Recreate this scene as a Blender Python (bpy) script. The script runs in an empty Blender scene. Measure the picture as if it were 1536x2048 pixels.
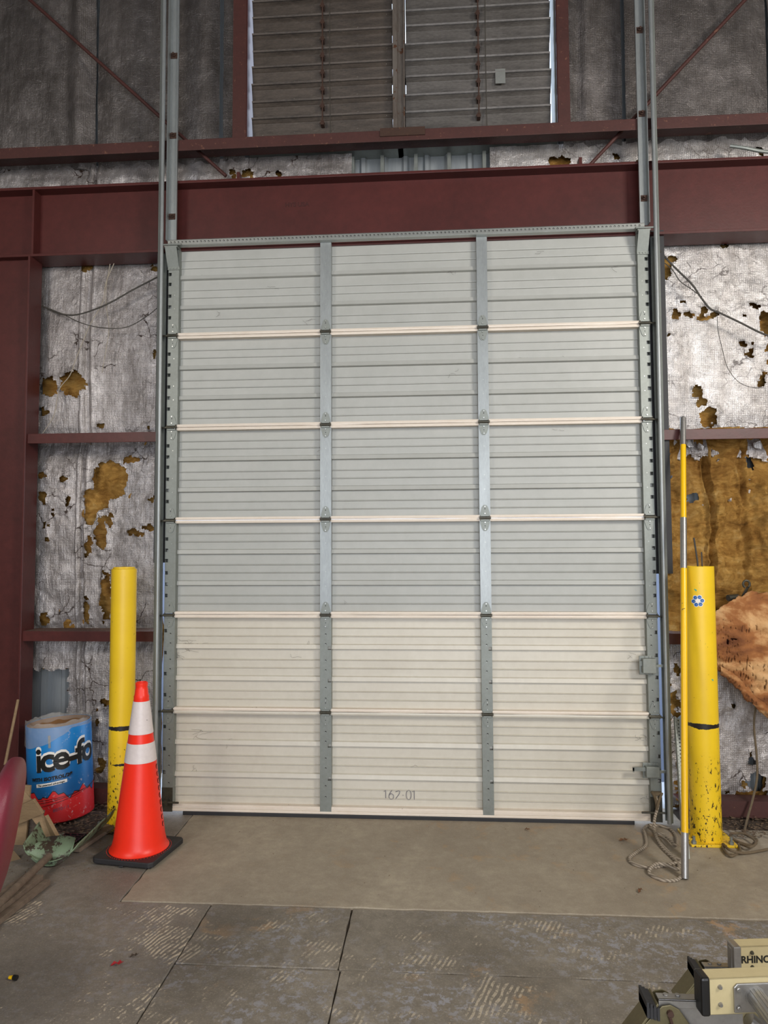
import bpy, bmesh, math, random
import numpy as np
from math import sin, cos, pi, radians, atan2, sqrt
from mathutils import Vector, Matrix, noise
random.seed(7)
S = bpy.context.scene
# ------------------------------------------------------------------ camera
CAM = np.array([0, -4.513, 1.665]); FPX = 1420.0
_cy, _sy, _cp, _sp = cos(-.071), sin(-.071), cos(.0559), sin(.0559)
FW = np.array([_sy*_cp, _cy*_cp, _sp]); RT = np.array([_cy, -_sy, 0]); UP = np.cross(RT, FW)
_c, _s = cos(-.0045), sin(-.0045); RT, UP = _c*RT+_s*UP, -_s*RT+_c*UP
cd = bpy.data.cameras.new('camera'); cam = bpy.data.objects.new('camera', cd); S.collection.objects.link(cam)
cd.sensor_fit = 'VERTICAL'; cd.sensor_height = 24.0; cd.lens = FPX/2048*24.0; cd.clip_start = .05
cam.matrix_world = Matrix(((RT[0], UP[0], -FW[0], CAM[0]), (RT[1], UP[1], -FW[1], CAM[1]), (RT[2], UP[2], -FW[2], CAM[2]), (0, 0, 0, 1)))
S.camera = cam
def ray(x, y): return FW+RT*(x-768)/FPX-UP*(y-1024)/FPX
def at(x, y, Y):                       # measured point of the photo on the plane at real depth Y
    d = ray(x, y); p = CAM+d*(Y-CAM[1])/d[1]; return Vector(p)
def fl(x, y, Z=0):                     # measured point of the photo on the floor (height Z)
    d = ray(x, y); p = CAM+d*(Z-CAM[2])/d[2]; return Vector(p)
# ------------------------------------------------------------------ world, light, exposure
w = bpy.data.worlds.new('world'); S.world = w; w.use_nodes = True
bg = w.node_tree.nodes['Background']; bg.inputs[0].default_value = (.70, .81, 1, 1); bg.inputs[1].default_value = 2.8
S.view_settings.view_transform = 'Standard'; S.view_settings.look = 'None'; S.view_settings.gamma = 1
S.view_settings.use_curve_mapping = False
S.view_settings.exposure = 0.0
def area(name, loc, target, sx, sy, power, col):
    l = bpy.data.lights.new(name, 'AREA'); l.shape = 'RECTANGLE'; l.size = sx; l.size_y = sy; l.energy = power; l.color = col
    o = bpy.data.objects.new(name, l); S.collection.objects.link(o); o.location = loc
    o.rotation_euler = (Vector(target)-Vector(loc)).to_track_quat('-Z', 'Y').to_euler(); return o
area('bay_lamp_left', (-3.4, -5.2, 3.9), (0, 0, .6), 1.2, 1.2, 85, (1, .93, .84))
area('bay_lamp_right', (3.6, -4.3, 3.9), (.7, 0, 1.0), 1.2, 1.2, 185, (1, .94, .86))
area('bay_daylight', (1.0, -8.7, 1.9), (0, 0, 1.0), 4.6, 3.4, 195, (1, .97, .93))
# ------------------------------------------------------------------ mesh helpers
class MB:
    def __init__(s): s.v = []; s.f = []; s.m = []
    def add(s, v, f, m=0):
        n = len(s.v); s.v += [tuple(p) for p in v]; s.f += [tuple(i+n for i in q) for q in f]; s.m += [m]*len(f)
    def box(s, x0, x1, y0, y1, z0, z1, m=0, M=None):
        v = [Vector((x, y, z)) for x in (x0, x1) for y in (y0, y1) for z in (z0, z1)]
        if M: v = [M@p for p in v]
        s.add(v, [(0, 1, 3, 2), (4, 6, 7, 5), (0, 4, 5, 1), (2, 3, 7, 6), (0, 2, 6, 4), (1, 5, 7, 3)], m)
    def cyl(s, a, b, r0, r1=None, n=12, m=0, cap=True):
        r1 = r0 if r1 is None else r1; a = Vector(a); b = Vector(b); d = (b-a).normalized()
        u = d.orthogonal().normalized(); w_ = d.cross(u); v = []
        for i in range(n):
            t = 2*pi*i/n; e = u*cos(t)+w_*sin(t); v += [a+e*r0, b+e*r1]
        f = [(2*i, 2*((i+1) % n), 2*((i+1) % n)+1, 2*i+1) for i in range(n)]
        if cap: f += [tuple(2*i for i in range(n))[::-1], tuple(2*i+1 for i in range(n))]
        s.add(v, f, m)
    def tube(s, pts, r, n=8, m=0, cap=True):
        pts = [Vector(p) for p in pts]; K = len(pts); v = []; d0 = (pts[1]-pts[0]).normalized(); u = d0.orthogonal().normalized()
        for k in range(K):
            d = (pts[min(k+1, K-1)]-pts[max(k-1, 0)]).normalized(); u = (u-d*u.dot(d)).normalized(); w_ = d.cross(u)
            rr = r[k] if hasattr(r, '__len__') else r
            for i in range(n): t = 2*pi*i/n; v.append(pts[k]+(u*cos(t)+w_*sin(t))*rr)
        f = [(k*n+i, k*n+(i+1) % n, (k+1)*n+(i+1) % n, (k+1)*n+i) for k in range(K-1) for i in range(n)]
        if cap: f += [tuple(range(n))[::-1], tuple((K-1)*n+i for i in range(n))]
        s.add(v, f, m)
    def lathe(s, prof, c=(0, 0, 0), n=40, m=0, M=None):      # prof: (r, z)
        v = []; c = Vector(c)
        for r, z in prof:
            for i in range(n):
                p = Vector((r*cos(2*pi*i/n), r*sin(2*pi*i/n), z)); v.append((M@p if M else p)+c)
        K = len(prof); s.add(v, [(k*n+i, k*n+(i+1) % n, (k+1)*n+(i+1) % n, (k+1)*n+i) for k in range(K-1) for i in range(n)], m)
    def prism(s, poly, ax, t0, t1, m=0, M=None):             # poly in 2D, extruded along axis ax
        def P(a, b, t): return Vector({'x': (t, a, b), 'y': (a, t, b), 'z': (a, b, t)}[ax])
        n = len(poly); v = [P(a, b, t0) for a, b in poly]+[P(a, b, t1) for a, b in poly]
        if M: v = [M@p for p in v]
        s.add(v, [tuple(range(n)), tuple(range(n, 2*n))[::-1]]+[(i, i+n, (i+1) % n+n, (i+1) % n) for i in range(n)], m)
    def strip(s, prof, ax, t0, t1, m=0, thick=0):            # open profile extruded
        def P(a, b, t): return Vector({'x': (t, a, b), 'y': (a, t, b), 'z': (a, b, t)}[ax])
        v = []
        for a, b in prof: v += [P(a, b, t0), P(a, b, t1)]
        s.add(v, [(2*i, 2*i+1, 2*i+3, 2*i+2) for i in range(len(prof)-1)], m)
def build(name, mb, mats, parent=None, smooth=False, bevel=0, label=None, fix=True):
    me = bpy.data.meshes.new(name); me.from_pydata(mb.v, [], mb.f)
    if not isinstance(mats, (list, tuple)): mats = [mats]
    for x in mats: me.materials.append(x)
    if max(mb.m, default=0): me.polygons.foreach_set('material_index', mb.m)
    if fix:
        bm = bmesh.new(); bm.from_mesh(me); bmesh.ops.recalc_face_normals(bm, faces=bm.faces); bm.to_mesh(me); bm.free()
    if smooth:
        me.polygons.foreach_set('use_smooth', [True]*len(me.polygons))
        try: me.set_sharp_from_angle(angle=radians(smooth if smooth > 1 else 40))
        except Exception: pass
    me.update(); o = bpy.data.objects.new(name, me); S.collection.objects.link(o); o.parent = parent
    if bevel:
        b = o.modifiers.new('bevel', 'BEVEL'); b.width = bevel; b.segments = 2; b.limit_method = 'ANGLE'
    if label: o['label'] = label
    return o
def empty(name, loc=(0, 0, 0)):
    o = bpy.data.objects.new(name, None); S.collection.objects.link(o); o.location = loc; o.empty_display_size = .1; return o
def tag(o, label=None, cat=None, group=None, kind=None):
    for k, v in (('label', label), ('category', cat), ('group', group), ('kind', kind)):
        if v: o[k] = v
    return o
def thing(name, label, cat, group=None, loc=(0, 0, 0)):
    return tag(empty(name, loc), label, cat, group)
def local(mb, root):                                         # world coords -> the root's local coords
    L = root.location; mb.v = [(a-L[0], b-L[1], c-L[2]) for a, b, c in mb.v]; return mb
# ------------------------------------------------------------------ materials
def lin(h):
    h = h.lstrip('#'); return tuple(((c/12.92) if c <= .04045 else ((c+.055)/1.055)**2.4) for c in (int(h[i:i+2], 16)/255 for i in (0, 2, 4)))+(1,)
class NT:
    def __init__(s, name):
        s.m = bpy.data.materials.new(name); s.m.use_nodes = True; s.t = s.m.node_tree; s.b = s.t.nodes['Principled BSDF']
        s.tc = s.t.nodes.new('ShaderNodeTexCoord').outputs['Object']
    def n(s, typ, **k):
        x = s.t.nodes.new(typ)
        for a, v in k.items(): setattr(x, a, v)
        return x
    def l(s, a, b): s.t.links.new(a, b)
    def inp(s, sock, v):
        if hasattr(v, 'is_output') or isinstance(v, bpy.types.NodeSocket): s.l(v, sock)
        else: sock.default_value = v
    def mapping(s, sc=(1, 1, 1), rot=(0, 0, 0)):
        x = s.n('ShaderNodeMapping'); s.l(s.tc, x.inputs[0]); x.inputs['Scale'].default_value = sc; x.inputs['Rotation'].default_value = rot; return x.outputs[0]
    def noise(s, scale, detail=4, rough=.6, vec=None, dist=0, out='Fac'):
        x = s.n('ShaderNodeTexNoise'); s.l(vec or s.tc, x.inputs['Vector'])
        x.inputs['Scale'].default_value = scale; x.inputs['Detail'].default_value = detail; x.inputs['Roughness'].default_value = rough; x.inputs['Distortion'].default_value = dist
        return x.outputs[out]
    def ramp(s, fac, stops):
        x = s.n('ShaderNodeValToRGB'); s.l(fac, x.inputs[0]); e = x.color_ramp.elements
        while len(e) < len(stops): e.new(.5)
        for i, (p, c) in enumerate(stops):
            e[i].position = p; e[i].color = c if hasattr(c, '__len__') else (c, c, c, 1)
        return x.outputs[0]
    def mix(s, f, a, b, mode='MIX'):
        x = s.n('ShaderNodeMix', data_type='RGBA', blend_type=mode); s.inp(x.inputs[0], f); s.inp(x.inputs[6], a); s.inp(x.inputs[7], b); return x.outputs[2]
    def math(s, op, a, b=0.0, c=None, clamp=False):
        x = s.n('ShaderNodeMath', operation=op); x.use_clamp = clamp; s.inp(x.inputs[0], a); s.inp(x.inputs[1], b)
        if c is not None: s.inp(x.inputs[2], c)
        return x.outputs[0]
    def wave(s, scale, direction='X', dist=0, vec=None, dscale=1, typ='BANDS', prof='SIN'):
        x = s.n('ShaderNodeTexWave', wave_type=typ, wave_profile=prof)
        if typ == 'BANDS': x.bands_direction = direction
        s.l(vec or s.tc, x.inputs['Vector']); x.inputs['Scale'].default_value = scale; x.inputs['Distortion'].default_value = dist
        x.inputs['Detail'].default_value = 2; x.inputs['Detail Scale'].default_value = dscale; return x.outputs['Fac']
    def vor(s, scale, feature='F1', vec=None, out='Distance', rnd=1):
        x = s.n('ShaderNodeTexVoronoi', feature=feature); s.l(vec or s.tc, x.inputs['Vector']); x.inputs['Scale'].default_value = scale; x.inputs['Randomness'].default_value = rnd
        return x.outputs[out]
    def bump(s, h, strength=.3, dist=.01, prev=None):
        x = s.n('ShaderNodeBump'); s.l(h, x.inputs['Height']); x.inputs['Strength'].default_value = strength; x.inputs['Distance'].default_value = dist
        if prev: s.l(prev, x.inputs['Normal'])
        return x.outputs[0]
    def out(s, col, rough=.5, metal=0.0, normal=None, **k):
        s.inp(s.b.inputs['Base Color'], col); s.inp(s.b.inputs['Roughness'], rough); s.inp(s.b.inputs['Metallic'], metal)
        if normal: s.l(normal, s.b.inputs['Normal'])
        for a, v in k.items(): s.inp(s.b.inputs[a.replace('_', ' ')], v)
        return s.m
def worn(name, base, dirt, rough=.5, metal=0.0, amount=.45, scale=3, spot=None, spot_t=.68, spot_s=40, bs=.15, bsc=60, stretch=(1, 1, 1), **k):
    t = NT(name); v = t.mapping(stretch)
    c = t.mix(t.ramp(t.noise(scale, 6, .65, v), [(.35, 0.0), (.75, amount)]), lin(base), lin(dirt))
    c = t.mix(.5, c, t.mix(t.ramp(t.noise(scale*9, 4, .7, v), [(.3, 0.0), (.8, amount)]), lin(base), lin(dirt)))
    if spot: c = t.mix(t.ramp(t.noise(spot_s, 4, .7), [(spot_t, 0.0), (spot_t+.02, 1.0)]), c, lin(spot))
    return t.out(c, rough, metal, t.bump(t.noise(bsc, 3), bs, .004), **k)
M = {}
M['maroon'] = worn('maroon_steel_paint', '#572926', '#2c1512', .42, 0, .7, 2.2, '#7a5a50', .745, 60, .1, Specular_IOR_Level=.4)
M['maroon_rust'] = worn('rusty_maroon_steel', '#4e2a25', '#321a16', .6, 0, .8, 5, '#6a4636', .64, 30, .25)
M['dusty'] = worn('dust_covered_steel', '#6a5040', '#4a2c28', .9, 0, .9, 8, '#8a7660', .6, 40, .3)
M['galv'] = worn('galvanised_steel', '#a3a8a8', '#6c7070', .42, .5, .6, 6, None, bs=.06, stretch=(2, 2, .5))
M['galv_dull'] = worn('dull_galvanised_steel', '#8f948f', '#6a6c66', .5, .45, .6, 5, '#4d4a40', .72, 70, bs=.06)
M['galv_bright'] = worn('bright_zinc', '#b9bcb8', '#86867e', .33, .65, .5, 9, '#8a6a40', .74, 40, bs=.05)
M['zinc_white'] = worn('worn_white_rail', '#e6dccf', '#b8a184', .5, .05, .45, 2.5, '#6a5238', .70, 26, bs=.08, stretch=(1, 1, 4))
M['skin_grey'] = worn('grey_door_paint', '#b0b1ac', '#92948e', .48, .05, .5, 1.6, '#5c5850', .775, 45, bs=.03)
M['skin_cream'] = worn('cream_door_paint', '#cfcabd', '#b5ae9f', .42, .05, .6, 2.2, '#6f6858', .755, 38, bs=.04)
M['dark'] = worn('painted_hole_shade', '#1a1917', '#0c0b0a', .8)  # flat near-black discs: shade inside punched holes put into the colour
M['rubber'] = worn('black_rubber', '#232325', '#39383a', .6, 0, .5, 8, bs=.2)
M['hinge_pin'] = worn('oily_steel_pin', '#5c5a50', '#2f2a22', .4, .6, .8, 30)
M['rust'] = worn('rusty_iron', '#4a3328', '#2a1c16', .8, .1, .8, 14, '#6d4a30', .66, 40, .4)
M['louvre_brown'] = worn('dirty_brown_louvre', '#5c5249', '#17120f', .5, .35, 1.0, 7, '#d0cabf', .70, 60, .25, stretch=(.6, 1, 3))
M['louvre_grey'] = worn('dirty_grey_louvre', '#6b6661', '#221e1b', .45, .4, 1.0, 6, '#2b2724', .72, 50, .2, stretch=(.6, 1, 3))
M['post'] = worn('rust_streaked_post', '#7d7770', '#4a3a30', .5, .35, 1, 4, '#5a3c2a', .6, 14, .15, stretch=(3, 3, .5))
M['siding'] = worn('grey_metal_siding', '#a3a8aa', '#777c7e', .45, .3, .6, 4, stretch=(3, 3, .3), bs=.05)
M['cable'] = worn('dirty_black_cable', '#3b3833', '#5b564c', .7)
M['cord'] = worn('pale_cord', '#a89f8f', '#7b705f', .8)
M['wood_tan'] = worn('pale_weathered_wood', '#9c8362', '#67503a', .8, 0, .8, 3, '#4a3828', .72, 30, .25, 90, stretch=(1, 6, 6))
M['wood_dark'] = worn('dark_weathered_wood', '#857565', '#3f352b', .85, 0, .9, 4, '#8e8170', .66, 20, .5, 60, stretch=(1, 7, 7))
M['alu'] = worn('scuffed_aluminium', '#b2b0ac', '#7d7a76', .35, .8, .6, 8, '#55514c', .7, 50, .06)
M['fibreglass'] = worn('cream_fibreglass', '#c6b88e', '#a89870', .5, 0, .5, 5, '#6d624a', .73, 50, .06)
M['olive'] = worn('olive_cast_shoe', '#7a7254', '#4e4834', .45, .5, .6, 12)
M['black'] = worn('black_plastic', '#151515', '#2a2928', .4)
M['vinyl'] = worn('maroon_vinyl', '#7c2b3a', '#5a1d2a', .42, 0, .5, 3, bs=.25, bsc=260)
M['cone'] = worn('orange_cone', '#ff3218', '#d9200f', .38, 0, .35, 3, '#8e2416', .74, 22, .06)
M['reflective'] = worn('dirty_white_reflective', '#e9dedb', '#b9aaa6', .35, 0, .5, 6, '#8f8180', .68, 25, .12, 160)
M['white'] = worn('white_print', '#f2eee6', '#cfcabf', .5, bs=.02)
M['print_black'] = worn('black_print', '#14130f', '#26241f', .45, bs=.02)
M['marker'] = worn('marker_ink', '#55546a', '#3a3948', .6, bs=.02)
M['stamp'] = worn('faint_rust_stamp', '#3a1512', '#4a201a', .7)
M['maroon_print'] = worn('faded_red_print', '#7a3328', '#5b231d', .6)
M['sticker_blue'] = worn('blue_sticker', '#1f5fa8', '#174a85', .4, bs=.02)
M['sticker_teal'] = worn('teal_chip', '#4fae90', '#3c8f76', .4, bs=.02)
M['rope'] = None
M['card'] = worn('brown_cardboard', '#a07346', '#6f4d2c', .8, 0, .7, 5, bs=.2)
M['leaf'] = worn('dry_leaf', '#6e4a2e', '#3f2a1a', .8)
M['litter'] = worn('dry_leaf_litter', '#75604a', '#352a20', .9, 0, .9, 30)
M['red_chip'] = worn('red_paper_scrap', '#a01c24', '#7a1219', .6)
M['soil'] = worn('dark_soil', '#4c3f33', '#241c16', .95, 0, .9, 6, '#8a7458', .64, 60, .8, 90)
def m_yellow(name, seed):
    t = NT(name); v = t.mapping((1, 1, .6)); 
    c = t.mix(t.ramp(t.noise(2.5, 5), [(.3, 0.0), (.8, .6)]), lin('#f2cb22'), lin('#cfa51e'))
    geo = t.n('ShaderNodeSeparateXYZ'); t.l(t.tc, geo.inputs[0]); z = geo.outputs[2]
    low = t.ramp(z, [(.0, 1.0), (.45, .6), (.62, .0)])                     # more scuffs towards the ground
    chips = t.noise(34, 5, .75, t.mapping((1.6, 1.6, .8))); th = t.math('MULTIPLY', low, .11)
    mask = t.math('GREATER_THAN', t.math('ADD', chips, th), .675)
    c = t.mix(mask, c, lin('#2b1d14'))
    for z0, th0, s0 in seed:                                                # scraped black bands
        d = t.math('ABSOLUTE', t.math('SUBTRACT', z, z0))
        d = t.math('ADD', d, t.math('MULTIPLY', t.math('SUBTRACT', t.noise(s0, 5, .7, t.mapping((1, 1, .35))), .5), .05))
        c = t.mix(t.math('LESS_THAN', d, th0), c, lin('#231c18'))
    return t.out(c, .42, 0, t.bump(t.noise(40, 3), .08, .003))
M['yellow_left'] = m_yellow('chipped_yellow_paint_left', [(.60, .012, 9), (.385, .004, 14)])
M['yellow_right'] = m_yellow('chipped_yellow_paint_right', [(.66, .013, 7), (.16, .0, 14)])
M['pole_yellow'] = worn('yellow_fibreglass_pole', '#f3c10f', '#cf9d10', .3, 0, .35, 6, '#6b4d14', .78, 60, .03, stretch=(1, 1, .2))
def m_foil(name, bright='#d6d0ce', dirt='#5a5048', k=1.0, crack=1.0, gs=27, met=.6):
    t = NT(name)
    gx = t.wave(gs, 'X', .6, dscale=2); gz = t.wave(gs, 'Z', .6, dscale=2)
    grid = t.math('MAXIMUM', t.ramp(gx, [(.62, 0.0), (.95, 1.0)]), t.ramp(gz, [(.62, 0.0), (.95, 1.0)]))
    flake = t.noise(210, 3, .7)
    big = t.noise(2.6, 8, .72, t.mapping((2.6, 1, .7)))
    c = t.mix(t.ramp(big, [(.36, 0.0), (.74, .75)]), lin(bright), lin(dirt))
    c = t.mix(t.math('MULTIPLY', t.ramp(flake, [(.50, 0.0), (.66, .8*k)]), t.ramp(t.noise(5, 4), [(.35, .25), (.65, 1.0)])), c, lin('#3a332e'))
    c = t.mix(t.math('MULTIPLY', t.math('MULTIPLY', grid, .62*k), t.ramp(t.noise(7, 5, .7), [(.38, .15), (.62, 1.0)])), c, lin('#4e463f'))
    # branching cracks, only here and there
    vv = t.n('ShaderNodeVectorMath', operation='ADD'); t.l(t.tc, vv.inputs[0])
    nn = t.n('ShaderNodeTexNoise'); t.l(t.tc, nn.inputs['Vector']); nn.inputs['Scale'].default_value = 7; nn.inputs['Detail'].default_value = 5
    sc = t.n('ShaderNodeVectorMath', operation='SCALE'); t.l(nn.outputs['Color'], sc.inputs[0]); sc.inputs['Scale'].default_value = .2; t.l(sc.outputs[0], vv.inputs[1])
    e = t.vor(5.5, 'DISTANCE_TO_EDGE', vv.outputs[0]); msk = t.ramp(t.noise(3.1, 3, .6), [(.48, 0.0), (.56, 1.0)])
    cr = t.math('MULTIPLY', t.ramp(e, [(.010, 1.0), (.022, 0.0)]), msk); cr = t.math('MULTIPLY', cr, crack)
    c = t.mix(cr, c, lin('#33231a'))
    h = t.math('ADD', t.math('MULTIPLY', grid, -.5), t.math('MULTIPLY', flake, .6))
    nb = t.bump(t.noise(7, 6, .65, t.mapping((5, 1, .8))), .5, .02, t.bump(t.noise(16, 5, .65, None, 1.5), .5, .014)); nb = t.bump(h, .5, .003, nb)
    return t.out(c, t.ramp(t.noise(6, 4), [(.3, .28), (.75, .5)]), t.math('MULTIPLY', t.math('SUBTRACT', 1.0, cr), met), nb)
M['foil'] = m_foil('silver_foil_facing'); M['foil_bright'] = m_foil('bright_foil_facing', '#f2eeec', '#94897f', 1.0, .7)
M['foil_upper'] = m_foil('dusty_dimmed_upper_foil', '#857f7c', '#2e2926', .9, .12)  # dust, plus the weaker light high up put into a darker colour
def m_batt():
    t = NT('brown_fibreglass_batt'); v = t.mapping((1, 1, 2.2), (0, .25, 0))
    c = t.ramp(t.noise(4.5, 9, .74, v, .6), [(.28, lin('#5e4222')), (.43, lin('#a87a3c')), (.56, lin('#cfa056')), (.72, lin('#e2bf80'))])
    c = t.mix(t.ramp(t.noise(1.7, 4), [(.45, 0.0), (.75, .5)]), c, lin('#7a5833'))
    h = t.noise(24, 9, .75, v, 1.2)
    return t.out(c, .95, 0, t.bump(t.noise(150, 4, .8, v), .5, .004, t.bump(h, .9, .03)), Specular_IOR_Level=.1)
M['batt'] = m_batt()
def m_kraft():
    t = NT('torn_kraft_paper'); v = t.mapping((1, 1, 1.7), (0, .5, 0))
    c = t.ramp(t.noise(2.6, 7, .62, v, .25), [(.36, lin('#6e3f1e')), (.48, lin('#9a6233')), (.56, lin('#c99c69')), (.75, lin('#dab78a'))])
    return t.out(c, .8, 0, t.bump(t.noise(12, 8, .72, v, .4), .6, .02))
M['kraft'] = m_kraft()
def m_rope():
    t = NT('braided_grey_rope'); w1 = t.wave(24, 'DIAGONAL', 1.0)
    return t.out(t.mix(w1, lin('#756a5c'), lin('#b3a796')), .85, 0, t.bump(w1, .6, .004))
M['rope'] = m_rope(); M['rope_brown'] = worn('brown_old_rope', '#74654f', '#463a2c', .9, 0, .7, 40, bs=.6, bsc=200)
def m_conc(name, base, dark, paint=0.0, cream=0.0, tan=0.0):
    t = NT(name)
    c = t.mix(t.ramp(t.noise(1.3, 9, .74), [(.33, 0.0), (.66, .95)]), lin(base), lin(dark))
    c = t.mix(t.ramp(t.noise(14, 8, .8), [(.35, 0.0), (.68, .75)]), c, lin(dark))
    c = t.mix(t.ramp(t.noise(120, 3, .8), [(.55, 0.0), (.72, .35)]), c, lin('#d0c4ae'))
    c = t.mix(t.ramp(t.noise(300, 2, .8), [(.62, 0.0), (.7, .35)]), c, lin('#3d362d'))
    hb = t.noise(26, 7, .7)
    if paint:   # peeling grey paint
        m = t.math('MULTIPLY', t.ramp(t.noise(22, 8, .8), [(.52, 0.0), (.55, 1.0)]), t.ramp(t.noise(1.9, 4), [(.42, 0.0), (.6, paint)]))
        c = t.mix(m, c, lin('#9a9aa0'))
    if tan:
        m = t.math('MULTIPLY', t.ramp(t.noise(5, 7, .7), [(.56, 0.0), (.62, 1.0)]), t.ramp(t.noise(1.1, 3), [(.45, 0.0), (.6, tan)])); c = t.mix(m, c, lin('#b99468'))
    if cream:   # combed trowel marks left by old adhesive
        wv = t.ramp(t.wave(17, 'X', 5.5, t.mapping((1, .55, 1), (0, 0, .6)), .55), [(.52, 0.0), (.62, 1.0)])
        m = t.math('MULTIPLY', wv, t.ramp(t.noise(2.2, 7, .78), [(.54, 0.0), (.58, cream)])); m = t.math('MULTIPLY', m, t.ramp(t.noise(30, 4, .8), [(.4, 0.0), (.5, 1.0)])); sy = t.n('ShaderNodeSeparateXYZ'); t.l(t.tc, sy.inputs[0]); m = t.math('MULTIPLY', m, t.math('LESS_THAN', t.math('ADD', sy.outputs[1], t.math('MULTIPLY', t.noise(3, 4), .5)), -.95))
        c = t.mix(m, c, lin('#cdbfa8')); hb = t.math('ADD', hb, t.math('MULTIPLY', m, .8))
    return t.out(c, t.ramp(t.noise(3, 4), [(.3, .55), (.8, .8)]), 0, t.bump(hb, .28, .01), Specular_IOR_Level=.35)
M['conc_apron'] = m_conc('apron_concrete', '#b7ac98', '#8b8071', 0, 0, .35)
M['conc_old'] = m_conc('old_painted_concrete', '#9a9285', '#665f55', .85, .6, .6)
M['conc_side'] = m_conc('old_scraped_concrete', '#968e83', '#6f685f', .3, 1.0, .1)
M['conc_base'] = worn('dark_joint_dirt', '#50463a', '#2c251d', .95)
M['out_conc'] = worn('pale_outside_concrete', '#b8bcc0', '#a0a2a4', .8)
M['asphalt'] = worn('blue_grey_asphalt', '#454e60', '#3a4252', .9)
M['ceiling'] = worn('dim_ceiling_facing', '#6e6a66', '#4a4744', .7)
M['side'] = worn('dim_side_wall_facing', '#8a8682', '#5d5854', .6)
m_ = NT('clear_plastic_film'); M['film'] = m_.out(lin('#d8d4cc'), .12, 0, m_.bump(m_.noise(14, 5, .6, dist=2), .8, .02), Alpha=.26)
# ------------------------------------------------------------------ setting: floor
mb = MB(); mb.box(-6.1, 6.1, -9, .8, -.2, -.012); floor = build('floor', mb, M['conc_base']); tag(floor, 'worn concrete warehouse floor in front of the loading door', kind='structure')
G = .003
def slab(poly, mat, z=0):
    mb = MB(); cx = sum(p[0] for p in poly)/len(poly); cy = sum(p[1] for p in poly)/len(poly)
    q = [(x+(G if x < cx else -G), y+(G if y < cy else -G)) for x, y in poly]; r = []
    for (ax, ay), (bx, by) in zip(q, q[1:]+q[:1]):              # ragged worn edges
        L = math.hypot(bx-ax, by-ay); k = max(1, int(min(L, 4)/.025)) if max(ay, by) > -3.2 and min(abs(ax), abs(bx)) < 3 else 1
        for i in range(k):
            t = i/k; e = .006*noise.noise(Vector(((ax+(bx-ax)*t)*14, (ay+(by-ay)*t)*14, len(poly)))) if i else 0
            r.append((ax+(bx-ax)*t-(by-ay)/L*e, ay+(by-ay)*t+(bx-ax)/L*e))
    q = r; mb.prism(q, 'z', -.1, z)
    return build('concrete_slab', mb, mat, floor, bevel=.004)
slab([(-1.557, .30), (-1.518, -1.112), (1.2, -1.10), (4.5, -1.09), (4.5, -.04), (1.50, -.04), (1.50, .30)], M['conc_apron'])
slab([(-1.557, .30), (-1.518, -1.112), (-1.07, -1.112), (-1.07, -9), (-6, -9), (-6, -.33), (-1.90, -.33), (-1.90, .30)], M['conc_side'], -.001)
slab([(-1.07, -1.112), (-.40, -1.112), (-.40, -1.6), (-1.07, -1.6)], M['conc_old'])
slab([(-.40, -1.112), (6, -1.10), (6, -1.6), (-.40, -1.6)], M['conc_old'], -.001)
slab([(-1.07, -1.6), (-.39, -1.6), (-.39, -9), (-1.07, -9)], M['conc_old'], -.001)
slab([(-.39, -1.6), (6, -1.6), (6, -9), (-.39, -9)], M['conc_old'])
mb = MB(); mb.box(-8, 8, .30, .85, -.1, -.006); build('outside_slab', mb, M['out_conc'], floor)
mb = MB(); mb.box(-80, 80, .86, 160, -.1, -.008); build('outside_asphalt', mb, M['asphalt'], floor)
# soil strips along the wall foot
def soil(x0, x1, y0, y1, seed):
    mb = MB(); nx = int((x1-x0)/.03); ny = int((y1-y0)/.03)
    for j in range(ny+1):
        for i in range(nx+1):
            x = x0+(x1-x0)*i/nx; y = y0+(y1-y0)*j/ny
            e = min(1, j/3.0)*min(1, i/2.0)*min(1, (nx-i)/2.0)
            mb.v.append((x, y, -.015+e*(.022+.02*noise.fractal(Vector((x*7, y*7, seed)), 1, 2, 4))))
    for j in range(ny):
        for i in range(nx): a = j*(nx+1)+i; mb.f.append((a, a+1, a+nx+2, a+nx+1)); mb.m.append(0)
    o = build('soil_bed', mb, M['soil'], floor, smooth=True, fix=False); o['kind'] = 'stuff'
soil(-3.2, -1.90, -.36, .33, 1); soil(1.52, 3.0, -.06, .33, 5)
# ------------------------------------------------------------------ setting: shell out of view
mb = MB(); mb.box(-6.1, -6, -9, .5, -.1, 7); tag(build('wall_left', mb, M['side']), kind='structure')
mb = MB(); mb.box(6, 6.1, -9, .5, -.1, 7); tag(build('wall_right', mb, M['side']), kind='structure')
mb = MB(); mb.box(-6.1, -2.5, -9.1, -9, -.1, 7.1); mb.box(3.5, 6.1, -9.1, -9, -.1, 7.1); mb.box(-2.5, 3.5, -9.1, -9, 4, 7.1); tag(build('wall_back_sky_block', mb, M['side']), kind='structure')  # unseen back wall, added to cut sky light from behind the camera
mb = MB(); mb.box(-6.1, 6.1, -9, .5, 7, 7.1); tag(build('ceiling', mb, M['ceiling']), kind='structure')
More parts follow.
